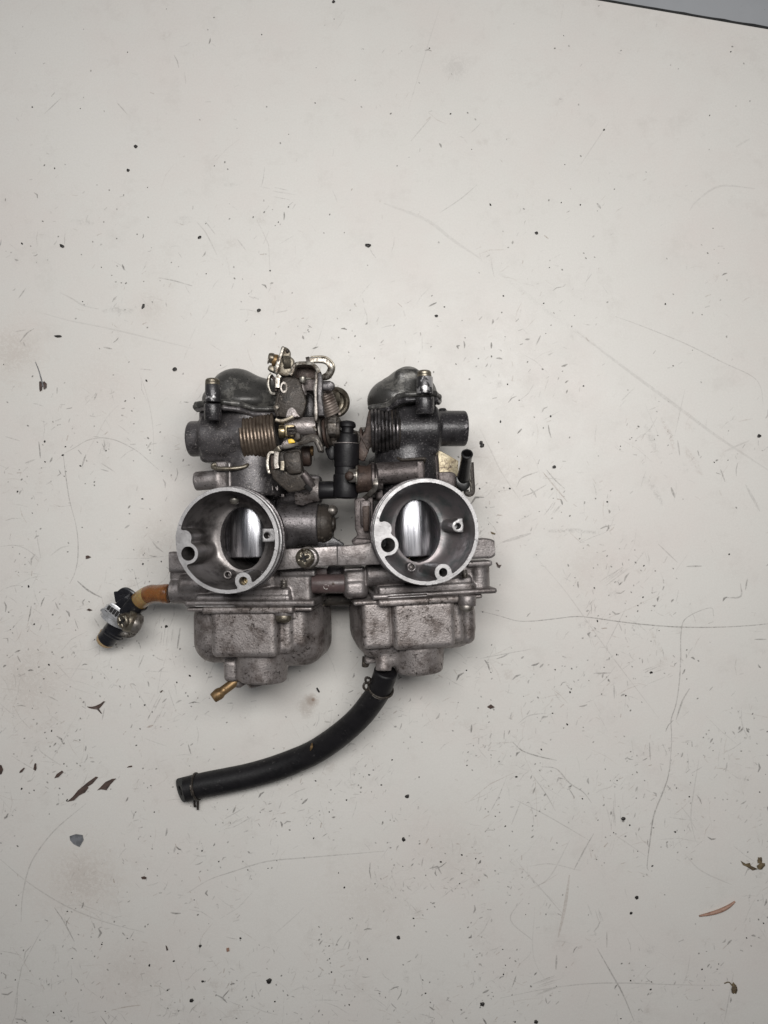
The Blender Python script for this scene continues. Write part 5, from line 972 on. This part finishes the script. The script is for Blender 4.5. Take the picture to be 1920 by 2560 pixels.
flake(G6, [(548, 32), (572, 28), (572, 22), (556, 26)], 'flake_brown', 'little dark flake left of the open hose end')
flake(G6, [(610, 505), (625, 500), (636, 506), (630, 514), (616, 512)], 'flake_brown', 'small chunky brown flake under the open hose end')
flake(G6, [(716, 800), (722, 802), (728, 818), (720, 822)], 'flake_brown', 'slim reddish flake in the lower middle left', )
flake(G6, [(978, 812), (990, 808), (992, 822), (980, 828)], 'wood', 'small square brown chip in the lower middle')
flake(G6, [(302, 328), (330, 318), (358, 322), (362, 345), (346, 372), (322, 360), (305, 345)], 'flake_grey', 'blue-grey chip in the lower left', th=0.6)
flake(G5, [(752, 1680), (790, 1682), (830, 1672), (868, 1655), (898, 1632), (912, 1634), (880, 1675), (858, 1698), (885, 1740), (870, 1736), (842, 1702), (800, 1696), (770, 1692)], 'flake_brown', 'forked dark brown flake left of the brass drain spout')
flake(G5, [(742, 378), (765, 374), (790, 388), (765, 402), (746, 404)], 'flake_brown', 'reddish triangular flake left of the left bell')
flake(G5, [(748, 846), (772, 832), (802, 846), (776, 856)], 'flake_brown', 'small dark flake left of the hose clip')
flake(G5, [(1380, 1556), (1400, 1538), (1412, 1536), (1394, 1560)], 'flake_brown', 'small dark flake below the brass spout', )
flake(G4, [(340, 1090), (352, 1082), (364, 1092), (370, 1110), (366, 1160), (350, 1172), (342, 1150)], 'flake_brown', 'left half of the winged seed case at the left'); flake(G4, [(372, 1098), (385, 1082), (408, 1105), (404, 1140), (385, 1156), (378, 1130)], 'flake_brown', 'right half of the winged seed case at the left')
bit('stalk', tube([B(G4[0]+x/G4[2], G4[1]+y/G4[2], 0.6) for x, y in ((305, 915), (335, 990), (358, 1070), (375, 1130))], lambda t: 0.15+0.35*t, 8), 'flake_grey', 'thin pale stalk above the winged seed case', 'stalk')
flake(G1, [(90, 290), (98, 290), (108, 306), (124, 304), (112, 322), (100, 316)], 'flake_brown', 'V-shaped brown flake right of the right carburetor body')
flake(G1, [(40, 1122), (62, 1106), (84, 1122), (60, 1134)], 'flake_brown', 'dark ragged flake below the right float bowl')
flake(G1, [(60, 112), (88, 122), (86, 130), (66, 126)], 'leaf', 'pale brown husk right of the right bell')
flake((400, 1400, 3.318), [(1296, 1060), (1308, 1056), (1328, 1092), (1318, 1100), (1302, 1078)], 'grit', 'black sliver between the left float bowl and the hose')
bit('splinter', tube([B(G2[0]+x/G2[2], G2[1]+y/G2[2], 0.9) for x, y in ((1362, 674), (1410, 664), (1455, 650), (1490, 632), (1517, 611))], lambda t: 0.25+1.0*math.sin(math.pi*(0.08+0.84*t)), 10), 'wood', 'curved pinkish wooden splinter at the lower right', 'splinter')
flake(G2, [(1540, 434), (1560, 446), (1578, 442), (1584, 456), (1612, 468), (1590, 474), (1566, 460), (1548, 450)], 'leaf', 'curled olive leaf bit at the lower right edge', lift=0.8, cat='leaf bit', name='leaf_bit')
bit('leaf_bit', join(lump(B(G2[0]+1622/G2[2], G2[1]+430/G2[2]), 1.5, 1.2, 1.3, .5, 2, .5), lump(B(G2[0]+1628/G2[2], G2[1]+455/G2[2]), 2.0, 1.3, .4, .5, 2, .5)), 'leaf', 'dark crumpled leaf bit beside the curled olive one', 'leaf bit')
bit('leaf_bit', join(lump(B(G2[0]+1512/G2[2], G2[1]+985/G2[2]), 1.8, 1.8, 1.7, .5, 2, .5), tube([B(G2[0]+x/G2[2], G2[1]+y/G2[2], .5) for x, y in ((1505, 975), (1490, 960), (1470, 965))], .35, 6)), 'leaf', 'dark leaf bit with a tiny stalk near the lower right corner', 'leaf bit')
